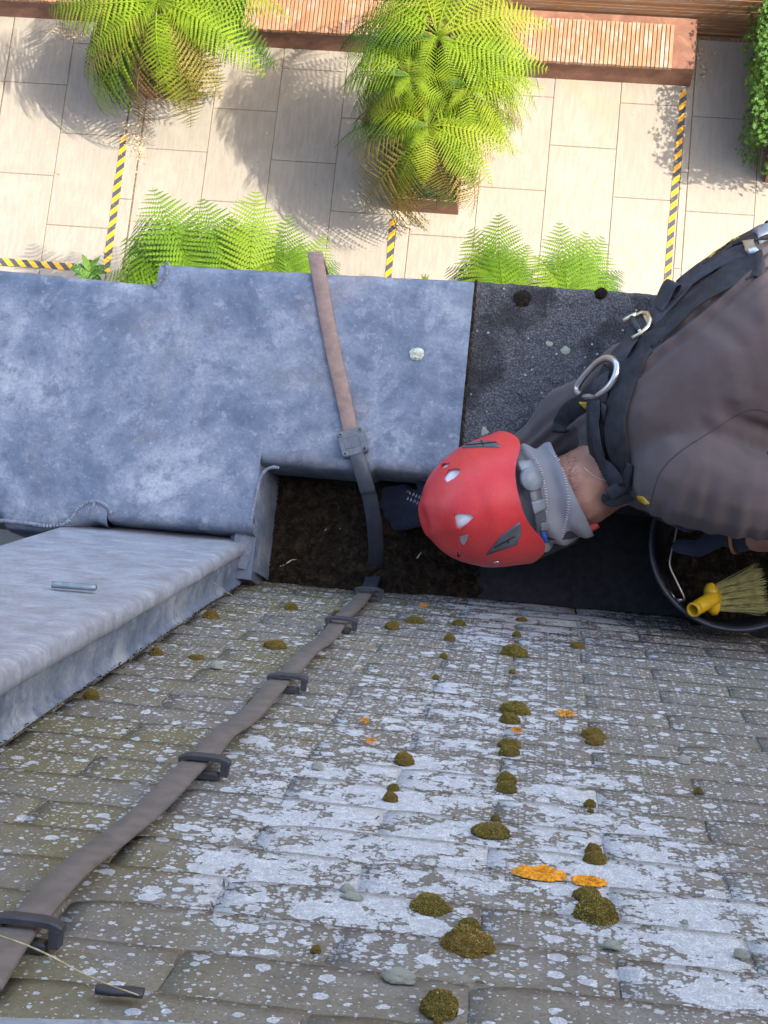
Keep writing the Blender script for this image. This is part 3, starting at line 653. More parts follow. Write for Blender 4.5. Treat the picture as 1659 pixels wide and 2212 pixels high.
def fern(px, py, zc, tips, label, trunk_to=None, extra=(), group='tree ferns in corten planters', sets=None, wscale=1.0):
    c = P(px, py, zc); base = trunk_to or Vector((c.x + .05, c.y + .05, GZ + .25))
    t = thing('tree_fern', label, 'fern', (base.x, base.y, base.z), group=group); r = random.Random(int(px + py * 3))
    m = MB(); pts = catmull([Vector((0, 0, 0)), (c - base) * .5 + Vector((.03, -.02, 0)), c - base + Vector((0, 0, -.05))], 6); m.tube(pts, [(.075 if group else .02) * (1 - .5 * (i / (len(pts) - 1)) ** 3) + .008 * r.random() for i in range(len(pts))], 9)
    m.obj('trunk', BARK, t)
    ctr = [(px + 115 * math.cos(q + .3) * rr_, py + 100 * math.sin(q + .3) * rr_, .12, k_) for q, rr_, k_ in ((.4, .42, 'g'), (1.9, .5, 'g'), (3.0, .38, 'd'), (4.4, .45, 'g'), (5.4, .36, 'g'))] if len(tips) > 12 else [(px + 130 * math.cos(q), py + 150 + 90 * math.sin(q), -.25, 'g') for q in (0, .5, 1, 1.6, 2.1, 2.6, 3.1)] + [(x_[0] + dx_, x_[1] + 45, (x_[2] if len(x_) > 2 else 0) - .3, 'd') for x_ in tips for dx_ in (-25, 28)] if sets else []
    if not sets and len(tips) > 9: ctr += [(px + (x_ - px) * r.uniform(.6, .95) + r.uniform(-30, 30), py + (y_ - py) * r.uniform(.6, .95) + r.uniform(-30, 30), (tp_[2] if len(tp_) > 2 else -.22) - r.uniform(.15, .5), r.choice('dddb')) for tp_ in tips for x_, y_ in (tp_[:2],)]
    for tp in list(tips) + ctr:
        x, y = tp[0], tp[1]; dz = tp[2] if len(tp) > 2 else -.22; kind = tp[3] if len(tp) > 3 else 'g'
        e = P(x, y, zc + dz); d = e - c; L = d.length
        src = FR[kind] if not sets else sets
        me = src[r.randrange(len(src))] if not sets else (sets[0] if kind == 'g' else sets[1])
        o = put('frond', me, t); o.location = c - base + Vector((r.uniform(-.02, .02), r.uniform(-.02, .02), 0))
        # the mesh's own chord from base to tip
        ti = Vector((1 - .055, 0, -.2 + .08)) if not sets else Vector((1, 0, -.05))
        az = math.atan2(d.y, d.x); el = math.atan2(d.z, math.hypot(d.x, d.y)); e0 = math.atan2(ti.z, ti.x)
        s = L / ti.length * 1.02; ww = wscale * r.uniform(.92, 1.1)
        o.rotation_mode = 'XYZ'
        o.matrix_basis = Matrix.Translation(o.location) @ Matrix.Rotation(az, 4, 'Z') @ Matrix.Rotation(-(el - e0), 4, 'Y') @ Matrix.Rotation(r.uniform(-.35, .35), 4, 'X') @ Matrix.Diagonal((s, s * ww, s, 1))
    return t
fern(345, 2, GZ + 1.75, [(188, 122), (172, 172, -.5, 'b'), (365, 222, -.35), (572, 148), (325, 212, -.7, 'd'), (488, 205, -.6, 'b'), (445, 285, -1.0, 'b'), (430, 215, -.8), (300, 290, -1.1, 'b'), (615, 118, -.6, 'd'), (95, 35), (140, -40), (240, -120), (360, -150), (470, -120), (570, -70), (620, 10), (520, 70, -.3, 'b'), (250, 150, -.6, 'd'), (400, 180, -.5), (205, 190, -.9, 'd'), (560, 60), (200, 70), (190, 205, -1.15, 'd'), (240, 195, -1.1, 'd'), (205, 262, -1.3, 'g'), (225, 240, -1.2, 'd'), (270, 225, -.9, 'b'), (415, 250, -.95, 'g'), (380, 160, -.3), (290, 90), (460, 110), (530, 115, -.3), (250, 100)],
     'lone tree fern at the upper left spreading bright yellow-green fronds over the paving', Vector((-3.62, 6.42, GZ + .17)))
fern(945, 78, GZ + 2.2, [(995, 18), (1188, 38), (1178, 148), (1190, 200, -.5), (1110, 235, -.4), (730, 95, -.4, 'd'), (745, 150, -.6, 'd'), (845, 20), (800, -40), (900, -120), (1010, -110), (1110, -60), (820, 130), (905, 225), (985, 215), (1050, 150), (1140, 95), (770, 30), (860, 190, -.5, 'd'), (930, -60), (1050, 40), (1090, 190, -.6, 'b'), (740, 60, -.6, 'b'), (880, 150), (1010, 170)],
     'upper crown of the big tree fern in front of the benches', Vector((-1.25, 6.1, GZ + .25)))
fern(925, 272, GZ + 1.8, [(778, 212), (785, 262), (722, 290, -.5, 'd'), (745, 345, -.6, 'b'), (785, 470, -1.0, 'b'), (842, 500, -1.1, 'b'), (925, 408), (975, 440, -.6, 'b'), (1055, 462, -.8, 'b'), (1140, 272), (1135, 325), (1075, 385), (1025, 400), (850, 420, -.5), (800, 390, -.6, 'd'), (860, 340), (1060, 300), (980, 330), (905, 190), (1000, 190), (1080, 215), (1120, 240), (815, 310), (880, 440, -.9, 'd'), (1000, 460, -.9, 'd'), (760, 250, -.7, 'd')],
     'lower left crown of the big tree fern hanging over its corten planter', Vector((-1.2, 5.5, GZ + .25)))
fern(1010, 185, GZ + 2.0, [(1180, 175), (1165, 235, -.3), (1120, 130), (1070, 90), (960, 90), (900, 130), (880, 230, -.3), (940, 300, -.4), (1020, 330, -.4), (1100, 300, -.4), (1150, 270, -.5, 'b'), (1040, 250), (980, 240), (1130, 190), (860, 180, -.5, 'd'), (1080, 340, -.6)],
     'right-hand crown of the big tree fern leaning towards the right bench', Vector((-1.1, 5.85, GZ + .25)))
fern(885, 165, GZ + 2.05, [(735, 120), (728, 190, -.4), (745, 240, -.5, 'd'), (790, 260, -.4), (850, 280, -.4), (930, 290, -.5), (985, 250, -.3), (1010, 180), (960, 80), (880, 50), (800, 70), (760, 300, -.8, 'b'), (820, 210), (900, 240), (840, 110)],
     'left-hand crown of the big tree fern shading the bench behind it', Vector((-1.4, 5.9, GZ + .25)))
NZ = GZ + 2.15
fern(440, 655, NZ, [(344, 392, .05), (248, 462, -.2, 'd'), (265, 500, -.1), (215, 590, -.2), (330, 540, .1), (430, 500, .1), (230, 630, -.1), (385, 470, .1), (300, 570, -.1, 'd')], 'lowest left fern peeping over the lead parapet beside the spotted laurel', Vector((-2.75, 3.45, GZ + .4)), group='ferns below the parapet', sets=[FRN[0], FRN[1]])
fern(530, 668, NZ, [(430, 412, .1), (546, 397, .15), (490, 455, .1), (590, 520, 0), (470, 560, .1), (380, 560, -.1, 'd'), (600, 600, -.1), (540, 500, .1), (520, 560, .1)], 'lower left fern with two tall fronds standing above the lead parapet', Vector((-2.35, 3.45, GZ + .4)), group='ferns below the parapet', sets=[FRN[2], FRN[1]])
fern(628, 672, NZ, [(622, 452, .1), (710, 503, .0), (742, 552, -.1, 'd'), (660, 520, .1), (700, 570, 0), (560, 560, .1), (640, 570, .1), (730, 610, -.1, 'd')], 'lower fern leaning right towards the brown tape on the parapet', Vector((-2.0, 3.45, GZ + .4)), group='ferns below the parapet', sets=[FRN[0], FRN[1]])
fern(1105, 690, NZ, [(1066, 455, .1), (1000, 480, 0), (948, 560, -.1, 'd'), (1130, 520, .1), (1030, 560, .1), (1110, 570, .1), (960, 610, -.1)], 'pale fern behind the joint of lead and black stone coping', Vector((-.35, 3.45, GZ + .4)), group='ferns below the parapet', sets=[FRN[2], FRN[1]])
fern(1232, 690, NZ, [(1216, 472, .1), (1272, 490, .05), (1312, 508, .0), (1352, 565, -.1, 'd'), (1165, 545, .1), (1235, 560, .1), (1300, 590, .0), (1185, 600, 0), (1330, 610, 0)], 'fern with two upright fronds behind the black stone coping', Vector((.1, 3.45, GZ + .4)), group='ferns below the parapet', sets=[FRN[0], FRN[1]])
# ================================================================== spotted laurel and a yellow sprig
def broad_leaf(mat, L=.16, W=.055):
    m = MB(); n = 8; rows = []
    for i in range(n + 1):
        t = i / n; w_ = W / 2 * math.sin(math.pi * t ** .8) ** .8 if 0 < t < 1 else .0008; z = .02 * math.sin(t * 3) - .035 * t * t
        rows.append([Vector((L * t, -w_, z + .10 * w_)), Vector((L * t, 0, z)), Vector((L * t, w_, z + .10 * w_))])
    m.sweep(rows, closed_ring=False); return m.mesh('leaf', mat)
LA, LS = broad_leaf(AUCM), broad_leaf(AUCS)
def shrub(px, py, zc, tips, label, name, mats, cat):
    c = P(px, py, zc); t = thing(name, label, cat, (c.x, c.y, GZ + .25)); r = random.Random(3)
    m = MB(); m.tube([(0, 0, 0), (.01, .01, (zc - GZ) * .5), (0, 0, zc - GZ - .25)], [.012, .010, .006], 6); m.obj('stem', BARK, t)
    for x, y, dz in tips:
        e = P(x, y, zc + dz); d = e - c; L = d.length; o = put('leaf', r.choice(mats), t); az = math.atan2(d.y, d.x); el = math.atan2(d.z, math.hypot(d.x, d.y)) + .18
        s = L / .16; o.matrix_basis = Matrix.Translation((0, 0, zc - GZ - .25)) @ Matrix.Rotation(az, 4, 'Z') @ Matrix.Rotation(-el, 4, 'Y') @ Matrix.Rotation(r.uniform(-.3, .3), 4, 'X') @ Matrix.Diagonal((s, s, s, 1))
    return t
shrub(196, 588, GZ + 1.5, [(178, 548, .04), (216, 553, .03), (160, 595, -.05), (232, 590, -.02), (205, 610, -.05), (180, 622, -.05), (150, 580, -.1), (238, 575, -.05), (222, 612, -.1), (195, 560, -.1), (168, 605, 0)], 'spotted green laurel sprig in the lower left corner below the parapet', 'spotted_laurel', [LA, LS], 'shrub')
YLM = broad_leaf(simple('yellow_leaf', (.42, .36, .03), .6, 0, .3, 40), .10, .03)
shrub(918, 612, GZ + 1.3, [(906, 580, .05), (920, 578, .08), (932, 584, .03), (914, 590, 0), (926, 592, 0)], 'little yellow-leaved sprig just above the parapet right of the brown tape', 'yellow_sprig', [YLM], 'shrub')

# ================================================================== ivy over the right-hand planter
iv = thing('ivy', 'dense ivy tumbling over the planter at the right edge of the courtyard', 'ivy', (1.72, 6.2, GZ))
def ivy_leaf(m, c, d, up, s):
    sd = up.cross(d).normalized(); pr = [(-.35, 0), (-.55, .45), (-.1, .35), (.1, .75), (.3, .32), (1.0, 0), (.3, -.32), (.1, -.75), (-.1, -.35), (-.55, -.45)]
    m.add([c + d * a * s + sd * b * s + up * (-.25 * abs(b) * s) for a, b in pr], [tuple(range(10))])
r = random.Random(21); m = MB(); md = MB()
def ivys(n, fn, tgt):
    for i in range(n):
        c, nrm = fn(); up = (nrm + Vector((r.uniform(-.5, .5), r.uniform(-.5, .5), r.uniform(0, .6)))).normalized(); d = up.orthogonal().normalized(); d.rotate(Matrix.Rotation(r.uniform(0, 6.3), 3, up)); d = (d + Vector((0, 0, -.3))).normalized(); up = (up - d * up.dot(d)).normalized()
        ivy_leaf(tgt, c, d, up, r.uniform(.018, .038))
def curtain():
    y = r.uniform(5.62, 6.93) - 6.2; z = .97 - abs(r.gauss(0, .40)); z = max(.08 + .35 * N3((y * 4, 0, 2)) ** 2, z)
    bulge = .16 + .14 * N3((y * 4, z * 4, 7)) + .10 * (z / 1.3)
    return Vector((-.0 - bulge * r.uniform(.3, 1.1), y, z)), Vector((-1, 0, .25))
def toptuft(): return Vector((r.uniform(-.22, .6), r.uniform(-.62, .72), 0.88 + r.uniform(-.08, .16))), Vector((-.1, -.1, 1))
ivys(1500, curtain, m); ivys(1300, toptuft, m)
def front(): return Vector((r.uniform(-.05, .6), -.64 - abs(r.gauss(0, .06)), 1.1 - abs(r.gauss(0, .35)))), Vector((0, -1, .3))
ivys(500, front, m)
o = m.obj('foliage', IVYM, iv)
m = MB(); 
for k in range(26):
    y = -.6 + 1.3 * k / 25; z0 = r.uniform(.1, .6); m.tube([Vector((.05, y, .92)), Vector((-.08, y + r.uniform(-.05, .05), .88)), Vector((-.10, y + r.uniform(-.1, .1), .7)), Vector((-.07, y + r.uniform(-.1, .1), z0))], .005, 5)
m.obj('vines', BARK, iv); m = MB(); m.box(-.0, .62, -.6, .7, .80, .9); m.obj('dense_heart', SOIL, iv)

# ================================================================== dry leaves on the paving
m = MB(); r = random.Random(8)
for (px, py, sx, sy, n) in ((290, 295, 14, 30, 130), (120, 70, 18, 10, 40), (155, 72, 20, 8, 60), (305, 320, 6, 22, 60), (875, 480, 12, 12, 35), (1515, 115, 8, 12, 22), (1520, 150, 5, 30, 25), (110, 330, 120, 120, 14), (700, 300, 250, 120, 16), (460, 545, 60, 6, 10), (1560, 110, 60, 4, 12)):
    for i in range(n):
        c = P(px + r.gauss(0, sx), py + r.gauss(0, sy), GZ + .004 + r.uniform(0, .006)); L = r.uniform(.008, .024); an = r.uniform(0, 6.3); d = Vector((math.cos(an), math.sin(an), r.uniform(-.2, .3))).normalized(); e = Vector((-d.y, d.x, r.uniform(-.4, .4))) * L * r.uniform(.2, .5)
        m.add([c - d * L, c + e + Vector((0, 0, .003)), c + d * L, c - e], [(0, 1, 2, 3)])
o = m.obj('leaf_litter', LITTER); tag(o, 'pale dry leaf scraps scattered on the paving under the ferns', 'leaf litter', kind='stuff')
# ================================================================== lightning tape
lt = thing('conductor_tape', 'flat lightning conductor tape running down the tiles, across the gutter and up the parapet', 'conductor tape', R(-.34, 1.8, .0))
lo = lt.location.copy()
ctr = [(-40, 2130), (20, 2048), (60, 1992), (150, 1900), (240, 1815), (330, 1740), (415, 1662), (443, 1636), (480, 1598), (535, 1548), (600, 1482), (622, 1460), (665, 1415), (705, 1378), (738, 1338), (770, 1305), (798, 1273)]
sag = [.009, .014, .0115, .0155, .0095, .009, .014, .0115, .016, .009, .0135, .0115, .015, .009, .0115, .010, .0115]
pts = []
for (x, y), h in zip(ctr, sag):
    u, v = UV(x, y, .0125); pts.append(Vector(R(u, v, h)))
pts = catmull(pts, 6); W_T = .0275
sd = [Vector((1, 0, 0))] * len(pts)
m = MB(); m.ribbon(pts, RN, W_T, .0055, None); local(lt, m); m.obj('tape', TAPE_R, lt)
g1 = pts[-1]
gp = catmull([g1 + RN * .0004, g1 + RD * .008 + RN * .003, P(808, 1240, -.178), P(812, 1190, -.128), P(807, 1125, -.062), P(795, 1062, -.012), P(780, 1012, .0075), P(764, 962, .0095)], 8)
gn = []; gs_ = []
for i in range(len(gp)):
    t = (gp[min(i + 1, len(gp) - 1)] - gp[max(i - 1, 0)]).normalized(); a = i / len(gp); s_ = Vector((1, .10 * a, 0)); s_ = (s_ - t * s_.dot(t)).normalized(); n_ = s_.cross(t); n_ = n_ if n_.dot(RN + Vector((0, 0, .6))) > 0 else -n_; gn.append(n_); gs_.append(s_)
m = MB(); m.ribbon(gp, gn, W_T * 1.02, .0055, gs_); local(lt, m); m.obj('tape', TAPE_N, lt)
up_ = [P(764, 962, .0075), P(752, 905, .0045), P(738, 840, .004), P(722, 770, .004), P(706, 690, .004), P(692, 610, .0045), P(686, 578, .0055), P(684, 566, .004)]
e = up_[-1]; up_ += [e + Vector((-.004, .012, -.008)), e + Vector((-.006, .016, -.03)), e + Vector((-.008, .016, -.30))]
up_ = catmull(up_, 6); un_ = []
for i, p in enumerate(up_):
    t = (up_[min(i + 1, len(up_) - 1)] - up_[max(i - 1, 0)]).normalized(); s = Vector((1, .12, 0)); n_ = s.cross(t); n_ = n_ if n_.z > 0 or n_.y > .3 else -n_; un_.append(n_)
m = MB(); m.ribbon(up_, un_, W_T, .006); local(lt, m); m.obj('tape', TAPE_C, lt)
# clips
def clip(x, y, i):
    u, v = UV(x, y, .023); c = R(u, v, .0); k = 1.0
    t = Vector((0, 0, 0)); M = Matrix.Translation(c - lo) @ RQ.to_4x4() @ Matrix.Rotation(random.Random(i).uniform(-.05, .05), 4, 'Z')
    m = MB(); w2 = .0255
    m.bbox(-w2 * .6, w2 * .6, -.006, .006, .003, .0105, .002, M)
    for s in (-1, 1): m.bbox(s * w2 * .82 - .0036, s * w2 * .82 + .0036, -.0058, .0058, .007, .0215, .0015, M)
    rings = []
    for a in np.linspace(-1, 1, 15):                                # domed bridge over the tape
        zz = .0275 - .0045 * abs(a) ** 4; hw_ = .0062 - .0015 * abs(a) ** 6
        rings.append([M @ Vector((a * w2 * 1.03, q * hw_, z_)) for q, z_ in ((-1, zz - .0055), (-1, zz - .0015), (-.75, zz), (.75, zz), (1, zz - .0015), (1, zz - .0055))])
    m.sweep(rings, smooth=False); m.obj('clip', CLIPM, lt)
for i, q in enumerate(((798, 1273), (738, 1338), (622, 1462), (443, 1638), (60, 1990))): clip(*q, i)
# square clamp with four screws
cc = P(763, 958, .002); tdir = (P(775, 1010, 0) - P(752, 905, 0)).normalized(); an = math.atan2(tdir.y, tdir.x) + math.pi / 2
CMt = Matrix.Translation(cc - lo) @ Matrix.Rotation(an + .04, 4, 'Z')
m = MB(); hw2 = .0245
def rr_ring(h, rad, z, n=5):
    out = []
    for cx_, cy_, a0 in ((h - rad, h - rad, 0), (-h + rad, h - rad, 90), (-h + rad, -h + rad, 180), (h - rad, -h + rad, 270)):
        for k in range(n + 1): a = math.radians(a0 + 90 * k / n); out.append(Vector((cx_ + rad * math.cos(a), cy_ + rad * math.sin(a), z)))
    return out
rings = [[CMt @ p for p in rr_ring(h, .006, z)] for h, z in ((hw2, 0), (hw2, .0125), (hw2 - .0015, .0142), (hw2 - .0015, .0142))]
m.sweep(rings, smooth=False)
rings = [[CMt @ (Vector((p.x, p.y * .72, p.z))) for p in rr_ring(h, .003, z)] for h, z in ((.0150, .0140), (.0145, .0155), (.0130, .0155), (.0125, .0146), (.0125, .0146))]
m.sweep(rings, smooth=False); clampo = m.obj('clamp', CLAMPM, lt)
for sx in (-1, 1):
    for sy in (-1, 1):
        m = MB(); Mq = CMt @ Matrix.Translation((sx * .0182, sy * .0182, .0140)); m.lathe([(.0052, 0), (.0050, .0012), (.0032, .0014), (.0001, .0005)], Mq, 14); so_ = m.obj('screw', SCREW, clampo)
        m = MB(); q = random.Random(sx * 3 + sy).uniform(0, 1.5)
        for k in (0, 1): m.box(-.003, .003, -.0006, .0006, .0008, .0018, Mq @ Matrix.Rotation(q + k * math.pi / 2, 4, 'Z'))
        m.obj('cross_slot', DARKM, clampo)
def text(body, size, M, mat, parent, name='lettering', depth=.0006):
    cu = bpy.data.curves.new(name, 'FONT'); cu.body = body; cu.size = size; cu.extrude = depth; cu.align_x = 'CENTER'; cu.align_y = 'CENTER'; cu.resolution_u = 3
    ob = bpy.data.objects.new(name, cu); COL.objects.link(ob); dg = bpy.context.evaluated_depsgraph_get(); me_ = bpy.data.meshes.new_from_object(ob.evaluated_get(dg)); bpy.data.objects.remove(ob); me_.name = name
    me_.transform(M); me_.materials.clear(); me_.materials.append(mat); return put(name, me_, parent)
text('UK', .0105, CMt @ Matrix.Translation((0, -.0040, .0150)), CLAMPM, clampo)
m = MB()
for k, (x0, x1, y) in enumerate(((-.009, .008, .0058), (-.007, .010, .0026), (-.010, .006, .0075))): m.box(x0, x1, y - .0006, y + .0006, .0144, .0151, CMt)
m.obj('embossing', CLAMPM, clampo)

# ================================================================== moss cushions on the tile joints
def moss_mesh(seed, n=5):
    r = random.Random(seed); bm = bmesh.new(); bmesh.ops.create_icosphere(bm, subdivisions=5, radius=1)
    off = Vector((seed * 3.1, seed, seed * .7))
    for v_ in bm.verts:
        p = v_.co.copy(); s = 1 + .16 * noise.noise(p * 1.6 + off) + .10 * noise.noise(p * 4 + off) + .11 * (.55 - noise.voronoi(p * 7.5 + off)[0][0]) * 1.0 + .05 * noise.noise(p * 20 + off)
        v_.co = p * s
    for v_ in bm.verts:
        if v_.co.z < 0: v_.co.x *= 1.06; v_.co.y *= 1.06; v_.co.z = -.02
    me = bpy.data.meshes.new('moss'); bm.to_mesh(me); bm.free(); me.materials.append(MOSS); me.materials.append(MOSST)
    return me
def with_tufts(me, seed, cnt=1100):
    r = random.Random(seed); bm = bmesh.new(); bm.from_mesh(me)
    fs = [f for f in bm.faces if f.calc_center_median().z > .03]
    for f in bm.faces: f.smooth = True
    for i in range(cnt):
        f = r.choice(fs); c = f.calc_center_median(); nn = (f.normal + Vector((r.uniform(-.5, .5), r.uniform(-.5, .5), r.uniform(-.2, .5)))).normalized(); s = r.uniform(.02, .042); h = r.uniform(.05, .11); a = nn.orthogonal().normalized(); b = nn.cross(a)
        vs = [bm.verts.new(c - nn * .01 + (a * math.cos(q) + b * math.sin(q)) * s) for q in (0, 2.1, 4.2)] + [bm.verts.new(c + nn * h)]
        for k in range(3): ff = bm.faces.new((vs[k], vs[(k + 1) % 3], vs[3])); ff.material_index = 1 if r.random() < .45 else 0
    bm.to_mesh(me); bm.free(); return me
MM = [with_tufts(moss_mesh(s), s) for s in range(6)]
def cushion(x, y, wpx, hpx, label, group=None, flat=None, k=None, name='moss_cushion', mat=None):
    u, v = UV(x, y, .004); c = R(u, v, .0032)
    dep = ((c - Vector((0, 0, CZ))).dot(Vector(CM[2]))); ppm = FPX / dep; a = wpx / ppm / 2
    # seen at a grazing angle: the height mostly shows the standing dome
    h = max(.34 * a, min(1.1 * a, (hpx / ppm) * .80))
    o = put(name, MM[(k if k is not None else int(x * 7 + y)) % len(MM)])
    o.location = c - RN * .0015; o.rotation_euler = (RQ @ Matrix.Rotation((x * 1.7) % 6.28, 3, 'Z')).to_euler(); o.scale = (a, a * .95, h)
    return tag(o, label, 'moss', group or 'moss cushions growing on the tile joints')
z6 = lambda X, Y: (829.5 + X / 2, 1261.8 + Y / 2); z5 = lambda X, Y: (X / 2, 1261.8 + Y / 2)
for X, Y, wv, hv, lab in (
    (37, 185, 65, 45, 'small moss cushion just right of the tape near the eave, with reddish stalks'), (135, 158, 90, 30, 'flat wide moss cushion beside the reddish one near the gutter edge'),
    (325, 170, 60, 30, 'low moss cushion at the left border of the pale lichen sheet near the eave'), (283, 235, 50, 35, 'small round moss cushion left of the pale lichen sheet, second from the eave'),
    (258, 310, 34, 36, 'narrow yellowish moss tuft in a tile joint below the lichen sheet'), (595, 152, 50, 20, 'thin flat moss patch closest to the eave below the red helmet'),
    (573, 218, 40, 26, 'small moss tuft just above the broad cushion on the pale lichen near the eave'), (562, 298, 115, 56, 'broad low moss cushion on the pale lichen near the eave'),
    (838, 268, 60, 30, 'dark flat moss cushion right of the pale lichen near the eave'), (555, 376, 30, 20, 'tiny moss tuft below the broad cushion near the eave'),
    (225, 400, 30, 30, 'tiny dark moss tuft in a chipped tile joint right of the tape'), (565, 548, 128, 60, 'wide upper half of the double moss cushion beside the yellowish speckled lichen'),
    (543, 585, 88, 45, 'small lower half of the double moss cushion beside the yellowish speckled lichen'), (905, 652, 104, 46, 'dark back half of the double moss cushion standing alone on the right'),
    (910, 676, 88, 40, 'lighter front half of the double moss cushion standing alone on the right'), (543, 692, 100, 40, 'reddish back half of the stacked moss pair in the middle of the roof'),
    (540, 722, 92, 40, 'greenish front half of the stacked moss pair in the middle of the roof'), (530, 850, 88, 60, 'upper half of the tall oblong moss cushion in the middle column'),
    (530, 880, 90, 50, 'lower half of the tall oblong moss cushion in the middle column'), (85, 762, 88, 55, 'round isolated moss cushion right of the tape at mid roof'),
    (40, 880, 56, 34, 'small back half of the paired moss left of the big lichen field'), (28, 922, 66, 50, 'larger front half of the paired moss left of the big lichen field'),
    (890, 950, 54, 44, 'small moss tuft wedged in a joint above the lichen-grey cushion'), (893, 975, 30, 24, 'tiny tail of moss hanging in the joint above the lichen-grey cushion'),
    (1358, 890, 40, 36, 'small moss tuft in a joint far right at mid roof'), (465, 1066, 165, 55, 'wide tapering moss cushion with a small tuft above it'),
    (482, 1008, 42, 38, 'small tuft just above the wide tapering moss cushion'), (905, 1148, 70, 50, 'narrow top of the greyish stacked moss right of centre'), (912, 1186, 100, 52, 'broad base of the greyish stacked moss right of centre'),
    (198, 1390, 172, 74, 'olive half-dome moss cushion on the lower edge of the white lichen field'), (370, 1470, 95, 50, 'reddish crest behind the broad golden moss cushion near the bottom'),
    (365, 1556, 228, 98, 'broad golden moss cushion with a pointed top near the bottom'), (880, 1345, 125, 60, 'rusty back half of the large moss dome under the orange lichen'),
    (915, 1428, 190, 118, 'large olive moss dome directly below the orange lichen'), (240, 1828, 162, 125, 'tall round golden moss ball at the bottom of the picture'),
    (235, 1880, 42, 46, 'little moss drip hanging below the golden ball at the bottom')):
    cushion(*z6(X, Y), wv / 2, hv / 2, lab)
for X, Y, wv, hv, lab in (
    (1258, 104, 60, 40, 'reddish moss cushion left of the tape near the gutter'), (1460, 130, 50, 32, 'moss cushion tucked against the left of the tape below the first clip'),
    (1188, 264, 100, 36, 'flat broad moss cushion left of the tape below the second clip'), (848, 315, 75, 22, 'thin flat moss cushion midway between the lead strip and the tape'),
    (1095, 520, 65, 46, 'moss cushion touching the left edge of the tape between the third and fourth clips'), (912, 142, 72, 46, 'moss cushion at the foot of the lead strip nearest the gutter'),
    (675, 300, 62, 46, 'moss cushion at the foot of the lead strip below the lead joint'), (395, 482, 66, 42, 'moss cushion at the foot of the lead strip farthest from the gutter'),
    (1365, 1572, 46, 56, 'dark moss tuft in a tile joint left of the white lichen islands near the bottom'), (1412, 186, 28, 24, 'tiny yellowish moss bead beside the second clip')):
    cushion(*z5(X, Y), wv / 2, hv / 2, lab)
# pale lumps of crusted lichen
def lump(seed):
    bm = bmesh.new(); bmesh.ops.create_icosphere(bm, subdivisions=4, radius=1); o3 = Vector((seed * 5., 1, 2))
    for v_ in bm.verts:
        p = v_.co.copy(); v_.co = p * (1 + .3 * noise.noise(p * 1.5 + o3) + .16 * noise.noise(p * 4 + o3) + .08 * noise.noise(p * 12 + o3))
        if v_.co.z < -.2: v_.co.z = -.2
    me = bpy.data.meshes.new('lichen_lump'); bm.to_mesh(me); bm.free(); me.materials.append(LUMP); me.polygons.foreach_set('use_smooth', [True] * len(me.polygons)); return me
LM = [lump(s) for s in range(3)]
for i, (x, y, wv, hv, lab) in enumerate(((*z6(65, 1700), 140, 55, 'long pale green-grey lichen lump beside the golden moss ball'), (*z6(985, 1562), 82, 36, 'smooth pale lichen lump right of centre near the bottom'), (*z6(1540, 1600), 58, 48, 'knobbly grey lichen lump at the right edge near the bottom'),
    (*z6(1295, 766), 56, 46, 'grey lichen lump alone on the right side at mid roof'), (*z6(1300, 1462), 34, 26, 'dark little lichen knob on the right lichen field'), (*z5(935, 356), 55, 38, 'pale lichen lump left of the tape near the third clip'), (*z5(1500, 1320), 60, 38, 'brownish upper knob of the lichen pair on the big lichen field'),
    (*z5(1525, 1350), 92, 32, 'whitish lower knob of the lichen pair on the big lichen field'), (*z5(1370, 792), 48, 46, 'grey lichen lump in a tile joint right of the fourth clip'))):
    u, v = UV(x, y, .004); c = R(u, v, .0032); ppm = FPX / ((c - Vector((0, 0, CZ))).dot(Vector(CM[2]))); a = wv / 2 / ppm / 2; h = max(.3 * a, min(a, hv / 2 / ppm * .7))
    o = put('lichen_lump', LM[i % 3]); o.location = c + RN * h * .1; o.rotation_euler = RQ.to_euler(); o.scale = (a, a * .8, h); tag(o, lab, 'lichen', 'pale lichen lumps on the tiles')
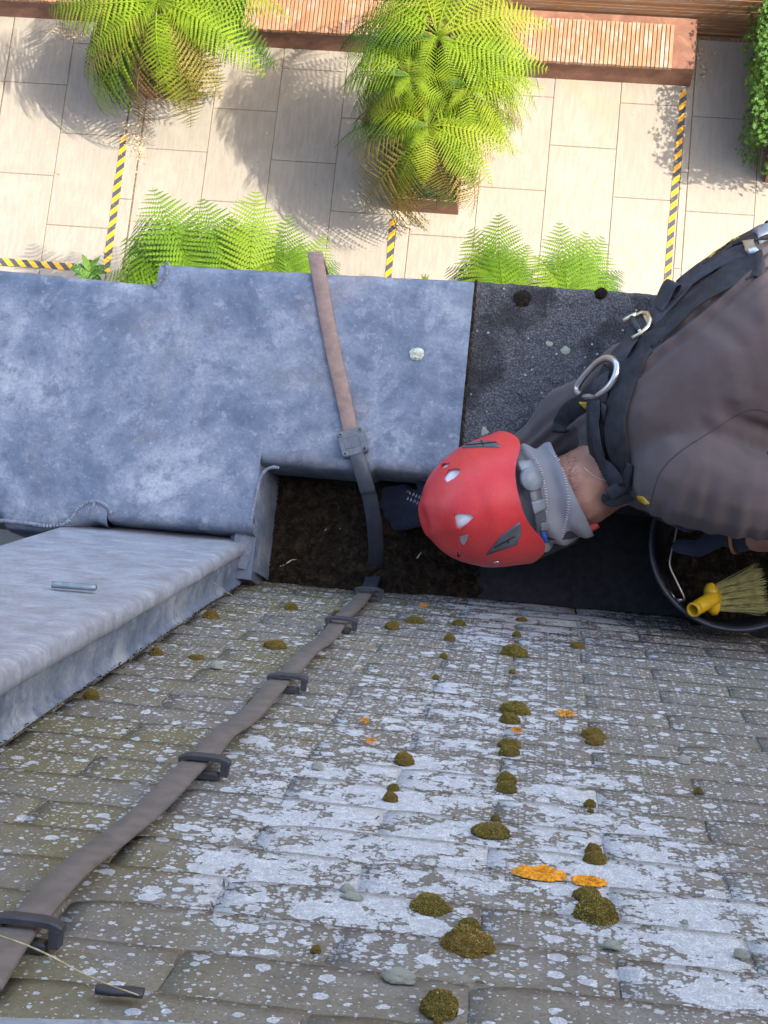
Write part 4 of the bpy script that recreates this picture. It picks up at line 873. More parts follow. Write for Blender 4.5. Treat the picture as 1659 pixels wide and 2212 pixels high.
# orange crusts
for i, (x, y, wv, hv, lab) in enumerate(((*z6(672, 1250), 240, 62, 'largest orange lichen patch, above the big moss dome'), (*z6(885, 1285), 152, 30, 'orange lichen patch touching the back of the big moss dome'), (*z6(785, 560), 105, 24, 'speckled yellow-orange lichen patch at mid roof'),
    (*z6(572, 632), 66, 12, 'thin yellow lichen streak below the double moss cushion'), (*z6(172, 92), 48, 11, 'small orange lichen spot close to the eave'), (*z5(1575, 590), 50, 10, 'orange lichen spot right of the tape, the upper of two'), (*z5(1602, 680), 60, 13, 'orange lichen spot right of the tape, the lower of two'))):
    u, v = UV(x, y, .004); c = R(u, v, .0036); dep = ((c - Vector((0, 0, CZ))).dot(Vector(CM[2]))); ppm = FPX / dep; a = wv / 2 / ppm / 2
    u2, v2 = UV(x, y + hv / 4, .008); b = abs(v2 - v) * .56; a *= 1 if i < 2 else .8; r = random.Random(i); m = MB(); n = 64; vs = [Vector((0, 0, .0016))]; fs = []
    L_ = 9
    for l in range(1, L_ + 1):
        for k in range(n):
            q = 2 * math.pi * k / n; f = l / L_ * (1 + .22 * N3((math.cos(q) * 2.2, math.sin(q) * 2.2, i)) + .16 * N3((math.cos(q) * 7, math.sin(q) * 7, i))); vs.append(Vector((a * f * math.cos(q), b * f * math.sin(q), (.0004 if l == L_ else .0018 + r.uniform(-.0011, .0012)))))
    for k in range(n): fs.append((0, 1 + k, 1 + (k + 1) % n))
    for l in range(L_ - 1):
        for k in range(n):
            if i > 1 and r.random() < .5: continue
            if i == 0 and l in (2, 3, 4) and k in (32, 33, 34): continue
            fs.append((1 + l * n + k, 1 + l * n + n + k, 1 + l * n + n + (k + 1) % n, 1 + l * n + (k + 1) % n))
    m.add(vs, fs); o = m.obj('orange_lichen', ORANGE); o.location = c; o.rotation_euler = (RQ @ Matrix.Rotation(-.03, 3, 'X')).to_euler(); tag(o, lab, 'lichen', 'orange lichen patches on the tiles')

# loose bits
a_, b_ = UV(160, 1272, HU + .004); t = put('lead_offcut', None) if False else None
m = MB(); c = Vector(R(a_, b_, HU + .004)); L = .030; rings = []
for s in np.linspace(-1, 1, 8): rings.append([Vector((s * L, y, z)) for y, z in ((-.006, 0), (-.0065, .004), (-.003, .0082), (.003, .009), (.0065, .005), (.006, 0), (.0045, .0005), (.0045, .0045), (.002, .0072), (-.002, .0066), (-.0045, .0035), (-.0045, .0005))])
m.sweep(rings); o = m.obj('metal_offcut', simple('cut_metal', (.21, .25, .27), .35, .4, .2, 50)); o.location = c; o.rotation_euler = (RQ @ Matrix.Rotation(.13, 3, 'Z')).to_euler(); tag(o, 'short greenish-grey folded metal offcut lying on the lead strip', 'metal offcut')
a_, b_ = UV(262, 2136, .012); m = MB(); rings = []
for s in np.linspace(-1, 1, 12): rings.append([Vector((s * .0155 * (1 + .05 * s), y + .0006 * math.sin(s * 5), z)) for y, z in ((-.0052, .0), (-.0055, .003), (0, .0045), (.0052, .0035 + .001 * s), (.0055, 0))])
m.sweep(rings); o = m.obj('tile_clip', CLIPM); o.location = R(a_, b_, .009); o.rotation_euler = (RQ @ Matrix.Rotation(.10, 3, 'Z')).to_euler(); tag(o, 'dark folded metal tile clip at the bottom left beside a tile joint', 'tile clip')
ST = simple('straw', (.42, .36, .20), .7, 0, .4, 90)
def strand(pts, r0, label, name='dry_grass_stem'):
    m = MB(); p = catmull(pts, 10); r = random.Random(2); m.tube(p, [r0 * (1 + .6 * max(0, N3((i * .55, 0, 1)))) * (1 - .45 * i / len(p)) for i in range(len(p))], 6); o = m.obj(name, ST); tag(o, label, 'grass stem'); return o
strand([S(-10, 2018, .036), S(60, 2043, .036), S(115, 2068, .033), S(170, 2098, .026), S(230, 2125, .020), S(300, 2150, .013)], .0007, 'thin golden dry grass stem lying over the tape at the bottom left')
strand([S(462, 1258, .05), S(480, 1272, .03), S(505, 1288, .016), S(535, 1303, .009)], .0006, 'fine pale dry grass stem hanging from the lead strip onto the tiles')
# flakes and splinters standing in the tile joints
m = MB(); r = random.Random(17)
for k in range(-1, 25):
    v = .042 + TG * k; ph = -.0143 if k % 2 == 0 else .0865
    for i in range(-3, 5):
        u = (.19 if k % 2 == 0 else .0865) + TW * i
        if u < -.5 or u > .45 or r.random() < .35: continue
        for q in range(r.randint(1, 3)):
            vv = v + r.uniform(.0, .075); uu = u + r.gauss(0, .004); s = r.uniform(.001, .0035); c = R(uu, vv, .0025); d = Vector((r.uniform(-1, 1), 0, 0)) + RN * r.uniform(-.1, .5) - RD * r.uniform(-.6, .6); d.normalize(); e = RN.cross(d).normalized() * s * .4
            m.add([c - d * s - e, c + d * s - e * .5, c + d * s * 1.2 + e * .3 + RN * .001, c - d * s * .8 + e + RN * .0012], [(0, 1, 2, 3)])
o = m.obj('joint_flakes', simple('flake', (.075, .066, .055), .9, 0, .6, 120)); tag(o, 'thin splinters of stone standing in the tile joints', 'stone flakes', kind='stuff')

def flatmoss(x, y, a, h, lab, me, name, cat, grp):
    o = put(name, me); o.location = P(x, y, -.006); o.scale = (a, a * .9, h); o.rotation_euler = (0, 0, x); return tag(o, lab, cat, grp)
MDK = [MM[2].copy(), MM[4].copy()]
for q_ in MDK: q_.materials[0] = MULCH; q_.materials[1] = SOIL
flatmoss(1128, 645, .016, .009, 'brown moss clump on the black stone coping near its outer edge', MDK[0], 'moss_cushion', 'moss', 'moss cushions on the coping')
flatmoss(1298, 634, .011, .007, 'small brown moss clump on the outer edge of the black coping beside the worker', MDK[1], 'moss_cushion', 'moss', 'moss cushions on the coping')
flatmoss(1222, 757, .008, .0018, 'pale flaky lichen patch on the black coping beside the worker', LM[1], 'lichen_patch', 'lichen', 'pale lichen on the coping')
flatmoss(1187, 742, .006, .0012, 'dull greenish lichen patch on the middle of the black coping', LM[2], 'lichen_patch', 'lichen', 'pale lichen on the coping')
flatmoss(1045, 932, .008, .0012, 'whitish lichen bloom on the black coping just above the helmet', LM[0], 'lichen_patch', 'lichen', 'pale lichen on the coping')
# ================================================================== the worker
CAMP = Vector((0, 0, CZ)); cR, cD, cF = (Vector(CM[i]) for i in range(3))
def pj(p):
    r = Vector(p) - CAMP; d = r.dot(cF); return (r.dot(cR) / d * FPX + 829.5, r.dot(cD) / d * FPX + 1106)
def px(d): return d                            # (x, y, z, radius) chains
def blob(chains, voxel, smooth, name, mat, parent, post=None, it=8):
    bm = bmesh.new()
    for ch in chains:
        pts = [(P(x, y, z), r) for x, y, z, r in ch]
        sph = []
        for (a, ra), (b, rb) in zip(pts, pts[1:]):
            n = max(1, int((b - a).length / (min(ra, rb) * .22))); sph += [(a.lerp(b, i / n), ra + (rb - ra) * (i / n)) for i in range(n)]
        sph.append(pts[-1])
        for c, r in sph: bmesh.ops.create_icosphere(bm, subdivisions=2, radius=r, matrix=Matrix.Translation(c))
    me = bpy.data.meshes.new(name); bm.to_mesh(me); bm.free(); o = bpy.data.objects.new(name, me); COL.objects.link(o)
    md = o.modifiers.new('r', 'REMESH'); md.mode = 'VOXEL'; md.voxel_size = voxel
    ms = o.modifiers.new('s', 'SMOOTH'); ms.factor = .5; ms.iterations = it
    dg = bpy.context.evaluated_depsgraph_get(); m2 = bpy.data.meshes.new_from_object(o.evaluated_get(dg)); bpy.data.objects.remove(o)
    m2.name = name; m2.materials.clear(); m2.materials.append(mat)
    if post: 
        nr = [v_.normal.copy() for v_ in m2.vertices]
        for v_, n_ in zip(m2.vertices, nr): v_.co = v_.co + n_ * post(v_.co, n_)
    m2.polygons.foreach_set('use_smooth', [True] * len(m2.polygons))
    if parent is not None: m2.transform(Matrix.Translation(-parent.location))
    return put(name, m2, parent)
def mat_skin():
    m = NT('skin', .5, 0, .4); p = m.objc(); f = m.noise(p, 20, 4, .6); g = m.noise(p, 260, 3, .7); m.base(m.mix(m.ss(f, .35, .65), (.30, .150, .105), (.385, .205, .150))); m.b.inputs['Subsurface Weight'].default_value = .1; m.b.inputs['Subsurface Radius'].default_value = (.01, .004, .002); m.bump(g, .12, .001); return m.m
SKIN = mat_skin()
def mat_cloth(name, c, sc=900, var=.14, rough=.9):
    m = NT(name, rough, 0, .15); p = m.objc(); f = m.noise(p, 8, 4, .6); g = m.noise(p, sc, 2, .7); m.base(m.mix(m.ss(f, .3, .7), tuple(x * (1 - var) for x in c), tuple(x * (1 + var) for x in c))); m.b.inputs['Sheen Weight'].default_value = .08; m.b.inputs['Sheen Roughness'].default_value = .6
    w_ = m.noise(m.map(p, (1, 1, 1)), 30, 4, .6, .8); m.bump(m.math('ADD', m.math('MULTIPLY', g, .25), w_), .25, .003); return m.m
SHIRT = mat_cloth('brown_grey_jersey', (.078, .062, .063)); TROUS = mat_cloth('dark_trousers', (.03, .032, .04)); GAITER = mat_cloth('grey_jersey', (.215, .22, .245), 700, .12); GLOVE = mat_cloth('navy_glove', (.024, .031, .055), 500, .2, .75); GLOVER = mat_cloth('red_glove_palm', (.12, .022, .03), 300, .2, .7)
def mat_web(name, c):
    m = NT(name, .7, 0, .3); p = m.objc(); q = m.n('ShaderNodeTexWave'); m.set(q.inputs[0], p); q.inputs['Scale'].default_value = 160; q.inputs['Distortion'].default_value = 1.0; f = m.noise(p, 60, 4, .7)
    m.base(m.mix(m.ss(f, .35, .7), c, tuple(x * 1.7 for x in c))); m.bump(q.outputs[1], .35, .001); return m.m
WEB = mat_web('black_webbing', (.026, .028, .036)); PAD = mat_web('black_padding', (.017, .018, .022)); STEEL = simple('polished_steel', (.55, .56, .56), .28, .95, .12, 40); STEELY = simple('plated_steel', (.62, .56, .42), .3, .9, .15, 30); YEL = simple('yellow_tag', (.55, .33, .02), .6)
per = thing('person', 'worker in a red helmet and black harness bending head down over the gutter', 'person', P(1650, 800, .2))
T = [(1369, 885, .18, .103), (1410, 885, .20, .132), (1458, 885, .23, .150), (1544, 812, .25, .152), (1624, 740, .25, .152), (1694, 688, .24, .150), (1790, 665, .22, .150), (1880, 720, .20, .16), (1960, 790, .18, .165)]
RARM = [(1330, 895, .13, .088), (1245, 915, .085, .076), (1195, 960, .060, .062), (1110, 1015, .045, .047), (1030, 1065, -.015, .037), (955, 1085, -.075, .029)]
LSH = [(1455, 985, .25, .09), (1485, 1022, .29, .088), (1580, 1062, .29, .076), (1700, 1085, .26, .068), (1800, 1110, .22, .06)]
LFA = [(1800, 1110, .21, .05), (1700, 1140, .16, .042), (1640, 1150, .13, .034), (1600, 1146, .115, .029)]
NECK = [(1150, 1078, .165, .070), (1205, 1070, .175, .062), (1255, 1055, .18, .066), (1310, 1022, .172, .062), (1380, 975, .18, .09)]
HEAD = [(1040, 1080, .150, .072), (1095, 1080, .150, .082), (1140, 1080, .140, .078), (1150, 1085, .085, .055)]
LEG1 = [(1980, 800, .17, .13), (2060, 1010, .20, .095), (2090, 1220, .22, .075)]; SH1 = [(2090, 1220, .22, .070), (2120, 1130, .02, .055), (2140, 1110, -.13, .045), (2090, 1130, -.155, .042)]
LEG2 = [(2000, 800, .16, .13), (2180, 1000, .17, .095), (2250, 1200, .2, .075)]; SH2 = [(2250, 1200, .2, .070), (2270, 1130, .02, .055), (2280, 1110, -.13, .045), (2230, 1130, -.155, .042)]
# --- skin: one continuous figure, with five-fingered hands
def hand(w, to, up, flip, s=1.0):
    """chains for palm, four fingers and thumb; w wrist, to = towards the fingertips, up = back of the hand"""
    to = to.normalized(); up = (up - to * up.dot(to)).normalized(); sd = to.cross(up) * flip; ch = []
    ch.append([(w, .026 * s), (w + to * .045 * s, .024 * s), (w + to * .075 * s + sd * .012 * s, .019 * s)]); ch.append([(w + to * .03 * s - sd * .018 * s, .018 * s), (w + to * .075 * s - sd * .022 * s, .016 * s)])
    for k, (o_, L, b) in enumerate(((.030, .072, .30), (.011, .082, .22), (-.009, .077, .25), (-.028, .060, .40))):
        a = w + to * .085 * s + sd * o_ * s; d1 = (to + sd * o_ * 2.2).normalized(); p1 = a + d1 * L * .45 * s - up * b * .012; p2 = p1 + (d1 - up * b * 1.3).normalized() * L * .33 * s; p3 = p2 + (d1 - up * b * 2.6).normalized() * L * .26 * s
        ch.append([(a, .0115 * s), (p1, .0100 * s), (p2, .0092 * s), (p3, .0078 * s)])
    a = w + to * .028 * s + sd * .026 * s; p1 = a + (to * .55 + sd * .9 - up * .25).normalized() * .042 * s; p2 = p1 + (to * .95 + sd * .35 - up * .35).normalized() * .034 * s
    ch.append([(a, .015 * s), (p1, .0115 * s), (p2, .0095 * s)]); return ch
def wchain(ch): return [(*pj_z(p), r) for p, r in ch]
def pj_z(p): x, y = pj(p); return (x, y, p.z)
RW = P(955, 1085, -.075); rh = hand(RW, P(880, 1096, -.125) - RW, Vector((0, -.2, 1)), 1, .98)
LW = P(1600, 1146, .115); lh = hand(LW, P(1500, 1098, .12) - LW, Vector((0, -.3, 1)), -1, .98)
body_ch = [T, RARM, LSH, LFA, NECK, HEAD, LEG1, SH1, LEG2, SH2] + [wchain(c) for c in rh + lh]
body = blob([[(x, y, z, r * (.86 if c in (T, RARM, LSH) else 1)) for x, y, z, r in c] for c in body_ch], .0042, 4, 'body', SKIN, per, it=5)
# --- clothes
def fold(p, n):
    x, y = pj(p); d = 0.0
    # long creases along the far flank
    s = (x - 1150) * .61 + (y - 950) * .79; t = (x - 1150) * .79 - (y - 950) * .61
    wv = 26 + 6 * math.sin(t * .006); m_ = math.exp(-((s - 12) / 32) ** 2) * (1 if -40 < t < 700 else 0)
    d += .0042 * m_ * math.sin(s / wv * 6.28 + 1.3 * math.sin(t * .011) + 1.2 * N3((t * .006, 0, 3)))
    # hanging creases on the near sleeve
    m2 = 1 / (1 + math.exp(-(y - 1040) / 22)) * (1 if x > 1380 else 0)
    d += .0032 * m2 * math.sin((x + .25 * (y - 1000)) / 46 * 6.28 + 2.2 * N3((x * .012, y * .004, 8))) * max(0, .5 + N3((x * .01, y * .01, 4)))
    # armpit fold
    q = math.hypot((x - 1650) / 70, (y - 930 - (x - 1650) * .35) / 16); d -= .012 * math.exp(-q * q)
    q = math.hypot((x - 1600) / 60, (y - 885) / 18); d -= .004 * math.exp(-q * q)
    d += .004 * N3(p * 5) + .0010 * N3(p * 16) + .0005 * N3(p * 40)
    return d
COLL = [(1338, 958, .178, .070), (1372, 968, .185, .085), (1430, 975, .20, .11)]
shirt = blob([T, [RARM[0], RARM[1], RARM[2], (1120, 1012, .048, .053)], LSH + [(1760, 1118, .2, .055)], COLL, [(1430, 950, .18, .11), (1500, 990, .22, .12)]], .0055, 5, 'shirt', SHIRT, per, fold, it=7)
trous = blob([[(1900, 785, .2, .172), (1980, 795, .17, .175)], [(x, y, z, r + .012) for x, y, z, r in LEG1], [(x, y, z, r + .012) for x, y, z, r in LEG2], [(x, y, z, r + .012) for x, y, z, r in SH1[:2]], [(x, y, z, r + .012) for x, y, z, r in SH2[:2]]], .009, 4, 'trousers', TROUS, per)
gl = blob([[(x, y, z, r + .0035) for x, y, z, r in wchain(c)] for c in rh] + [[(985, 1078, -.052, .036), (950, 1086, -.078, .033)]], .0032, 3, 'glove', GLOVE, per, it=4)
gl2 = blob([[(x, y, z, r + .0035) for x, y, z, r in wchain(c)] for c in lh] + [[(1604, 1148, .117, .036), (1572, 1138, .112, .034)]], .0034, 3, 'glove', GLOVE, per, it=4)
m = MB(); M = Matrix.Translation(P(1589, 1151, .114) - per.location) @ (P(1640, 1153, .13) - P(1589, 1151, .114)).to_track_quat('Z', 'Y').to_matrix().to_4x4(); m.lathe([(.0335, -.003), (.0362, -.002), (.0362, .002), (.0335, .003)], M, 30); m.obj('wrist_band', simple('orange_band', (.45, .20, .07), .6), per)
# surface finder for everything worn over the shirt
def bvh(objs):
    vs = []; fs = []
    for o in objs:
        b = len(vs); l = o.parent.location if o.parent else Vector(); vs += [v_.co + l for v_ in o.data.vertices]; fs += [tuple(i + b for i in p.vertices) for p in o.data.polygons]
    return BVHTree.FromPolygons(vs, fs)
BS = bvh([shirt, body])
def hit(x, y, off=0.0, tree=None):
    d = ray(x, y).normalized(); h = (tree or BS).ray_cast(CAMP, d)
    for k in range(1, 40):
        if h[0] is not None or tree: break
        d = ray(x + (1500 - x) * k * .01, y + (850 - y) * k * .01).normalized(); h = BS.ray_cast(CAMP, d)
    if h[0] is None: return None
    n = h[1] if h[1].dot(d) < 0 else -h[1]; return h[0] + n * off, n
har = put('harness', None, per); har.location = (0, 0, 0)
def hstrap(path, wd, th, off, name='strap', mat=WEB, n=6):
    pts, nn = [], []
    for q in catmull([Vector((x, y, 0)) for x, y in path], n):
        h = hit(q.x, q.y, off)
        if h: pts.append(h[0]); nn.append(h[1])
    for _ in range(3):
        nn = [(nn[max(0, i - 1)] + nn[i] + nn[min(len(nn) - 1, i + 1)]).normalized() for i in range(len(nn))]
        pts = [pts[0]] + [(pts[i - 1] + pts[i] * 2 + pts[i + 1]) / 4 for i in range(1, len(pts) - 1)] + [pts[-1]]
    m = MB(); m.ribbon(pts, nn, wd, th); local(per, m); return m.obj(name, mat, har)
har_strap = hstrap([(1640, 540), (1577, 560), (1507, 597), (1458, 644), (1415, 689), (1390, 708)], .044, .0022, .005)
hstrap([(1650, 570), (1590, 590), (1500, 655), (1440, 705), (1400, 735)], .046, .004, .0015, 'padding', PAD)
hstrap([(1421, 717), (1409, 741), (1372, 787), (1346, 848), (1334, 909), (1337, 966), (1352, 1010), (1368, 1030)], .042, .007, .001, 'padding', PAD)
hstrap([(1400, 700), (1385, 715), (1368, 745), (1350, 768), (1338, 783)], .036, .003, .009)
hstrap([(1312, 815), (1300, 850), (1297, 890), (1300, 935), (1310, 980), (1326, 1014), (1345, 1040)], .033, .0025, .010)
hstrap([(1300, 868), (1290, 900), (1291, 940), (1300, 985), (1318, 1022), (1340, 1046)], .052, .005, .002, 'padding', PAD)
hstrap([(1322, 800), (1300, 830), (1272, 865), (1240, 885), (1222, 905), (1212, 935)], .036, .006, .002, 'padding', PAD)
# stand-up fold of webbing
h0, n0 = hit(1445, 655, .006); tt = (hit(1500, 605, .006)[0] - h0).normalized(); ss_ = n0.cross(tt)
m = MB(); loop = [h0 - tt * .022 + n0 * .002, h0 - tt * .006 + n0 * .006, h0 + tt * .012 + n0 * .015, h0 + tt * .022 + n0 * .017, h0 + tt * .025 + n0 * .012, h0 + tt * .018 + n0 * .006, h0 + tt * .006 + n0 * .003]
m.ribbon(catmull(loop, 5), [n0] * 31, .045, .0016, [ss_] * 31); local(per, m); m.obj('strap_fold', WEB, har)
# hanging tail loop by the neck
m = MB(); lp = catmull([P(1390, 1032, .245), P(1362, 1044, .255), P(1335, 1056, .255), P(1314, 1068, .248)], 6); m.ribbon(lp, [-cF] * len(lp), .021, .002); lp = catmull([P(1313, 1068, .247), P(1310, 1078, .238), P(1330, 1084, .236), P(1375, 1066, .232)], 6); m.ribbon(lp, [(-cF + cD * .4).normalized()] * len(lp), .017, .002); local(per, m); m.obj('strap_tail', WEB, har)
# steel ring
rp = [(1338, 784), (1352, 790), (1346, 806), (1328, 830), (1304, 850), (1278, 858), (1260, 853), (1258, 842), (1272, 826), (1294, 806), (1312, 788), (1322, 778)]
pts = []
for x, y in rp: h = hit(x, y, .016); pts.append(h[0])
for _ in range(2): pts = [(pts[i - 1] + pts[i] * 2 + pts[(i + 1) % len(pts)]) / 4 for i in range(len(pts))]
m = MB(); m.tube(catmull(pts + [pts[0]], 5)[:-1], .0056, 10, closed=True); local(per, m); m.obj('d_ring', STEEL, har)
# adjuster buckle
bc, bn = hit(1385, 712, .011); bt = (hit(1415, 689, .011)[0] - bc).normalized(); bs = bn.cross(bt).normalized(); bt = bs.cross(bn)
Mb = Matrix.Translation(bc - per.location) @ Matrix((bs, bt, bn)).transposed().to_4x4()
m = MB(); W2, H2 = .026, .017
m.tube([Mb @ Vector(p) for p in ((-W2, -H2, 0), (-W2 * 1.02, 0, 0), (-W2 * .85, H2 * .8, .002), (-W2 * .4, H2 * 1.25, .003), (W2 * .4, H2 * 1.25, .003), (W2 * .85, H2 * .8, .002), (W2 * 1.02, 0, 0), (W2, -H2, 0))], .0036, 8)
m.tube([Mb @ Vector((-W2, -.002, .001)), Mb @ Vector((W2, -.002, .001))], .003, 8); m.bbox(-W2 * .6, W2 * .6, H2 * .75, H2 * 1.3, -.001, .002, .001, Mb)
m.tube([Mb @ Vector((W2, H2 * .3, .002)), Mb @ Vector((W2 * 1.02, -H2 * 1.1, .003))], .0048, 8); m.obj('buckle', STEELY, har)
m = MB(); m.tube([Mb @ Vector((-W2 * .72, -.004, .005)), Mb @ Vector((W2 * .72, -.004, .005))], .0048, 8); m.obj('strap_roll', WEB, har)
# yellow tag
def patch(poly, off, th, name, mat, parent, tree=None, rings=4):
    c = Vector((sum(p[0] for p in poly) / len(poly), sum(p[1] for p in poly) / len(poly), 0)); pp = []
    for a, b in zip(poly, poly[1:] + poly[:1]): pp += [Vector((a[0] + (b[0] - a[0]) * k / 4, a[1] + (b[1] - a[1]) * k / 4, 0)) for k in range(4)]
    hc = hit(c.x, c.y, off + th, tree); vs = [hc[0]]; n = len(pp); fs = []
    for l in range(1, rings + 1):
        for q in pp: r_ = c.lerp(q, l / rings); h = hit(r_.x, r_.y, off + (th if l < rings else th * .8), tree); vs.append(h[0] if h else vs[-1])
    for q in pp: h = hit(q.x, q.y, off * 0 - .001, tree); vs.append(h[0] if h else vs[-1])
    fs = [(0, 1 + k, 1 + (k + 1) % n) for k in range(n)]
    for l in range(rings): fs += [(1 + l * n + k, 1 + (l + 1) * n + k, 1 + (l + 1) * n + (k + 1) % n, 1 + l * n + (k + 1) % n) for k in range(n)]
    m = MB(); m.add(vs, fs, True); local(per, m); return m.obj(name, mat, parent)
patch([(1258, 864), (1282, 862), (1293, 852), (1289, 884), (1272, 876)], .008, .002, 'yellow_tag', YEL, har)
patch([(1520, 545), (1560, 520), (1605, 508), (1598, 520), (1550, 540), (1524, 555)], .006, .003, 'yellow_trim', YEL, har)
hstrap([(1500, 590), (1545, 545), (1600, 515), (1659, 492), (1720, 478)], .075, .006, .001, 'waist_pad', PAD)
patch([(1608, 537), (1630, 533), (1640, 560), (1616, 556)], .012, .004, 'back_buckle', STEEL, har); 
patch([(1632, 505), (1665, 480), (1672, 512), (1640, 528)], .010, .004, 'side_buckle', simple('grey_buckle', (.16, .18, .22), .45), har)
patch([(1376, 1070), (1390, 1073), (1405, 1088), (1396, 1090), (1380, 1080)], .001, .001, 'yellow_tag', YEL, har)
# shirt seams and neckband
def seam(path, r0, name, mat, parent=per, off=.0, tree=None):
    pts = []
    for q in catmull([Vector((x, y, 0)) for x, y in path], 8):
        h = hit(q.x, q.y, off, tree)
        if h: pts.append(h[0])
    if len(pts) < 3: return
    m = MB(); m.tube(pts, r0, 6); local(per, m); return m.obj(name, mat, parent)
SEAMM = mat_cloth('seam_jersey', (.045, .035, .038)); seam([(1690, 905), (1640, 885), (1600, 893), (1540, 930), (1470, 975), (1430, 1015), (1412, 1060), (1400, 1110)], .0011, 'shoulder_seam', SEAMM)

# --- neck gaiter
ga, gb = P(1120, 1082, .163), P(1236, 1056, .178); ax_ = (gb - ga).normalized(); gu_ = (-cF - ax_ * (-cF).dot(ax_)).normalized(); gs = ax_.cross(gu_)
rings = []; nr_ = 34
for i in range(nr_ + 1):
    a = i / nr_; ring = []
    for k in range(48):
        q = 2 * math.pi * k / 48; cu, sv = math.cos(q), math.sin(q)
        rad = .0790 + .0062 * math.sin(a * 15 + 1.5 * math.sin(q * 2)) * (1 - a * .6) + .003 * N3((a * 5, cu * 2, sv * 2)) + .0045 * (a > .93) * 0 - .006 * a + (.005 if a < .05 else 0)
        sl_ = .018 * sv * 1.0 + .012 * cu * (a - .5)
        ring.append(ga.lerp(gb, a) + ax_ * sl_ + (gu_ * cu * .98 + gs * sv * 1.12) * rad)
    rings.append(ring)
m = MB(); m.sweep(rings, caps=False); local(per, m); gait = m.obj('neck_gaiter', GAITER, per)
BG = bvh([gait]); STI = simple('pale_stitching', (.50, .51, .54), .8)
def hitp(path, off, tree, n=6):
    out = []
    for q in catmull([Vector((x, y, 0)) for x, y in path], n):
        h = hit(q.x, q.y, off, tree)
        if h: out.append(h)
    return out
def stitches(path, tree):
    hp = hitp(path, .0008, tree, 30); m = MB(); acc = None
    for (p, n), (p2, n2) in zip(hp, hp[1:]):
        if acc is None or (p - acc).length > .0042:
            acc = p; t = (p2 - p).normalized(); s_ = n.cross(t) * .0022; m.tube([p - s_, p + s_ + t * .0010], .00055, 5)
    local(per, m); m.obj('stitching', STI, gait)
stitches([(1152, 985), (1166, 1010), (1174, 1040), (1180, 1075), (1180, 1108)], BG); stitches([(1188, 972), (1210, 1000), (1222, 1040), (1228, 1080), (1224, 1120), (1215, 1150)], BG)

# --- helmet
RED = NT('red_shell', .34, 0, .45); q_ = RED.objc(); f_ = RED.noise(q_, 14, 5, .65); g_ = RED.noise(RED.map(q_, (40, 8, 40)), 6, 5, .7)
RED.base(RED.mix(RED.ss(g_, .56, .75, 0, .45), RED.mix(RED.ss(f_, .35, .7), (.52, .030, .034), (.60, .045, .045)), (.68, .17, .16))); RED.rough(RED.ss(f_, .3, .7, .30, .46)); RED = RED.m
FOAM = simple('white_foam', (.62, .64, .68), .8); GREYP = simple('grey_plastic', (.20, .225, .25), .45); GREYD = simple('dark_grey_plastic', (.085, .095, .11), .4)
hc = (cR * -.945 + cD * .235 - cF * .22).normalized(); hs = (cR * .24 + cD * .965); hs = (hs - hc * hs.dot(hc)).normalized(); hb = hs.cross(hc); hb = hb if hb.dot(cF) < 0 else -hb
H0 = P(1100, 1077, .150)
hel = put('helmet', None, per); hel.location = H0 - per.location
AS, AB, AC = .110, .126, .150
def hel_pt(t, ph, k=1.0):
    cb, sb = math.cos(ph), math.sin(ph)
    low = .010 - .026 * math.exp(-((abs(sb) - .80) / .30) ** 2) + (.015 if cb > 0 else 0) * max(0, cb) ** 5 - (.006 if cb < 0 else 0)
    th = t * (math.pi / 2); e = 2.25
    s_, c_ = math.sin(th), math.cos(th)
    r2 = 1.0 / ((abs(s_) ** e + abs(c_) ** e) ** (1 / e)); s_ *= r2; c_ *= r2
    # raised centre band and a crease round the lower half
    band = .0045 * (1 / (1 + math.exp((abs(sb * s_) * AS - .030) / .0035))) * (1 / (1 + math.exp((t - .52) / .05))) * min(1, t * 6)
    rim = .0035 * max(0, (t - .86) / .14) ** 2; ring_ = .0022 / (1 + math.exp(-(t - .66 - .05 * cb) / .012))
    rad = 1 + (band + ring_) / AB
    p = hs * (AS * s_ * sb * rad * (1 + rim * 8)) + hb * (AB * s_ * cb * rad * (1 + rim * 8)) + hc * (AC * c_ * (1 + band / AC) + low * t ** 3)
    return p * k
NU_, NV_ = 96, 40
def shell(k, name):
    vs = [hel_pt(0.001, 0, k)]; fs = []
    for j in range(1, NV_ + 1):
        for i in range(NU_): vs.append(hel_pt(j / NV_, 2 * math.pi * i / NU_, k))
    for i in range(NU_): fs.append((0, 1 + i, 1 + (i + 1) % NU_))
    for j in range(NV_ - 1):
        for i in range(NU_): a = 1 + j * NU_ + i; b = 1 + j * NU_ + (i + 1) % NU_; fs.append((a, a + NU_, b + NU_, b))
    return vs, fs
vs, fs = shell(1.0, ''); v2, f2 = shell(.968, ''); nb = len(vs); edge = [1 + (NV_ - 1) * NU_ + i for i in range(NU_)]
BH = BVHTree.FromPolygons([v_ + H0 for v_ in vs], fs)
allf = fs + [tuple(i + nb for i in f[::-1]) for f in f2] + [(edge[i], edge[i] + nb, edge[(i + 1) % NU_] + nb, edge[(i + 1) % NU_]) for i in range(NU_)]
me = bpy.data.meshes.new('shell'); me.from_pydata([tuple(p) for p in vs + v2], [], allf); bm = bmesh.new(); bm.from_mesh(me); bmesh.ops.recalc_face_normals(bm, faces=bm.faces); bm.to_mesh(me); bm.free()
me.materials.append(RED); sh = put('shell', me, hel)
zz_ = lambda L: [((1600 + X / 1.8433) / 1.8227, (1600 + Y / 1.8433) / 1.8227) for X, Y in L]
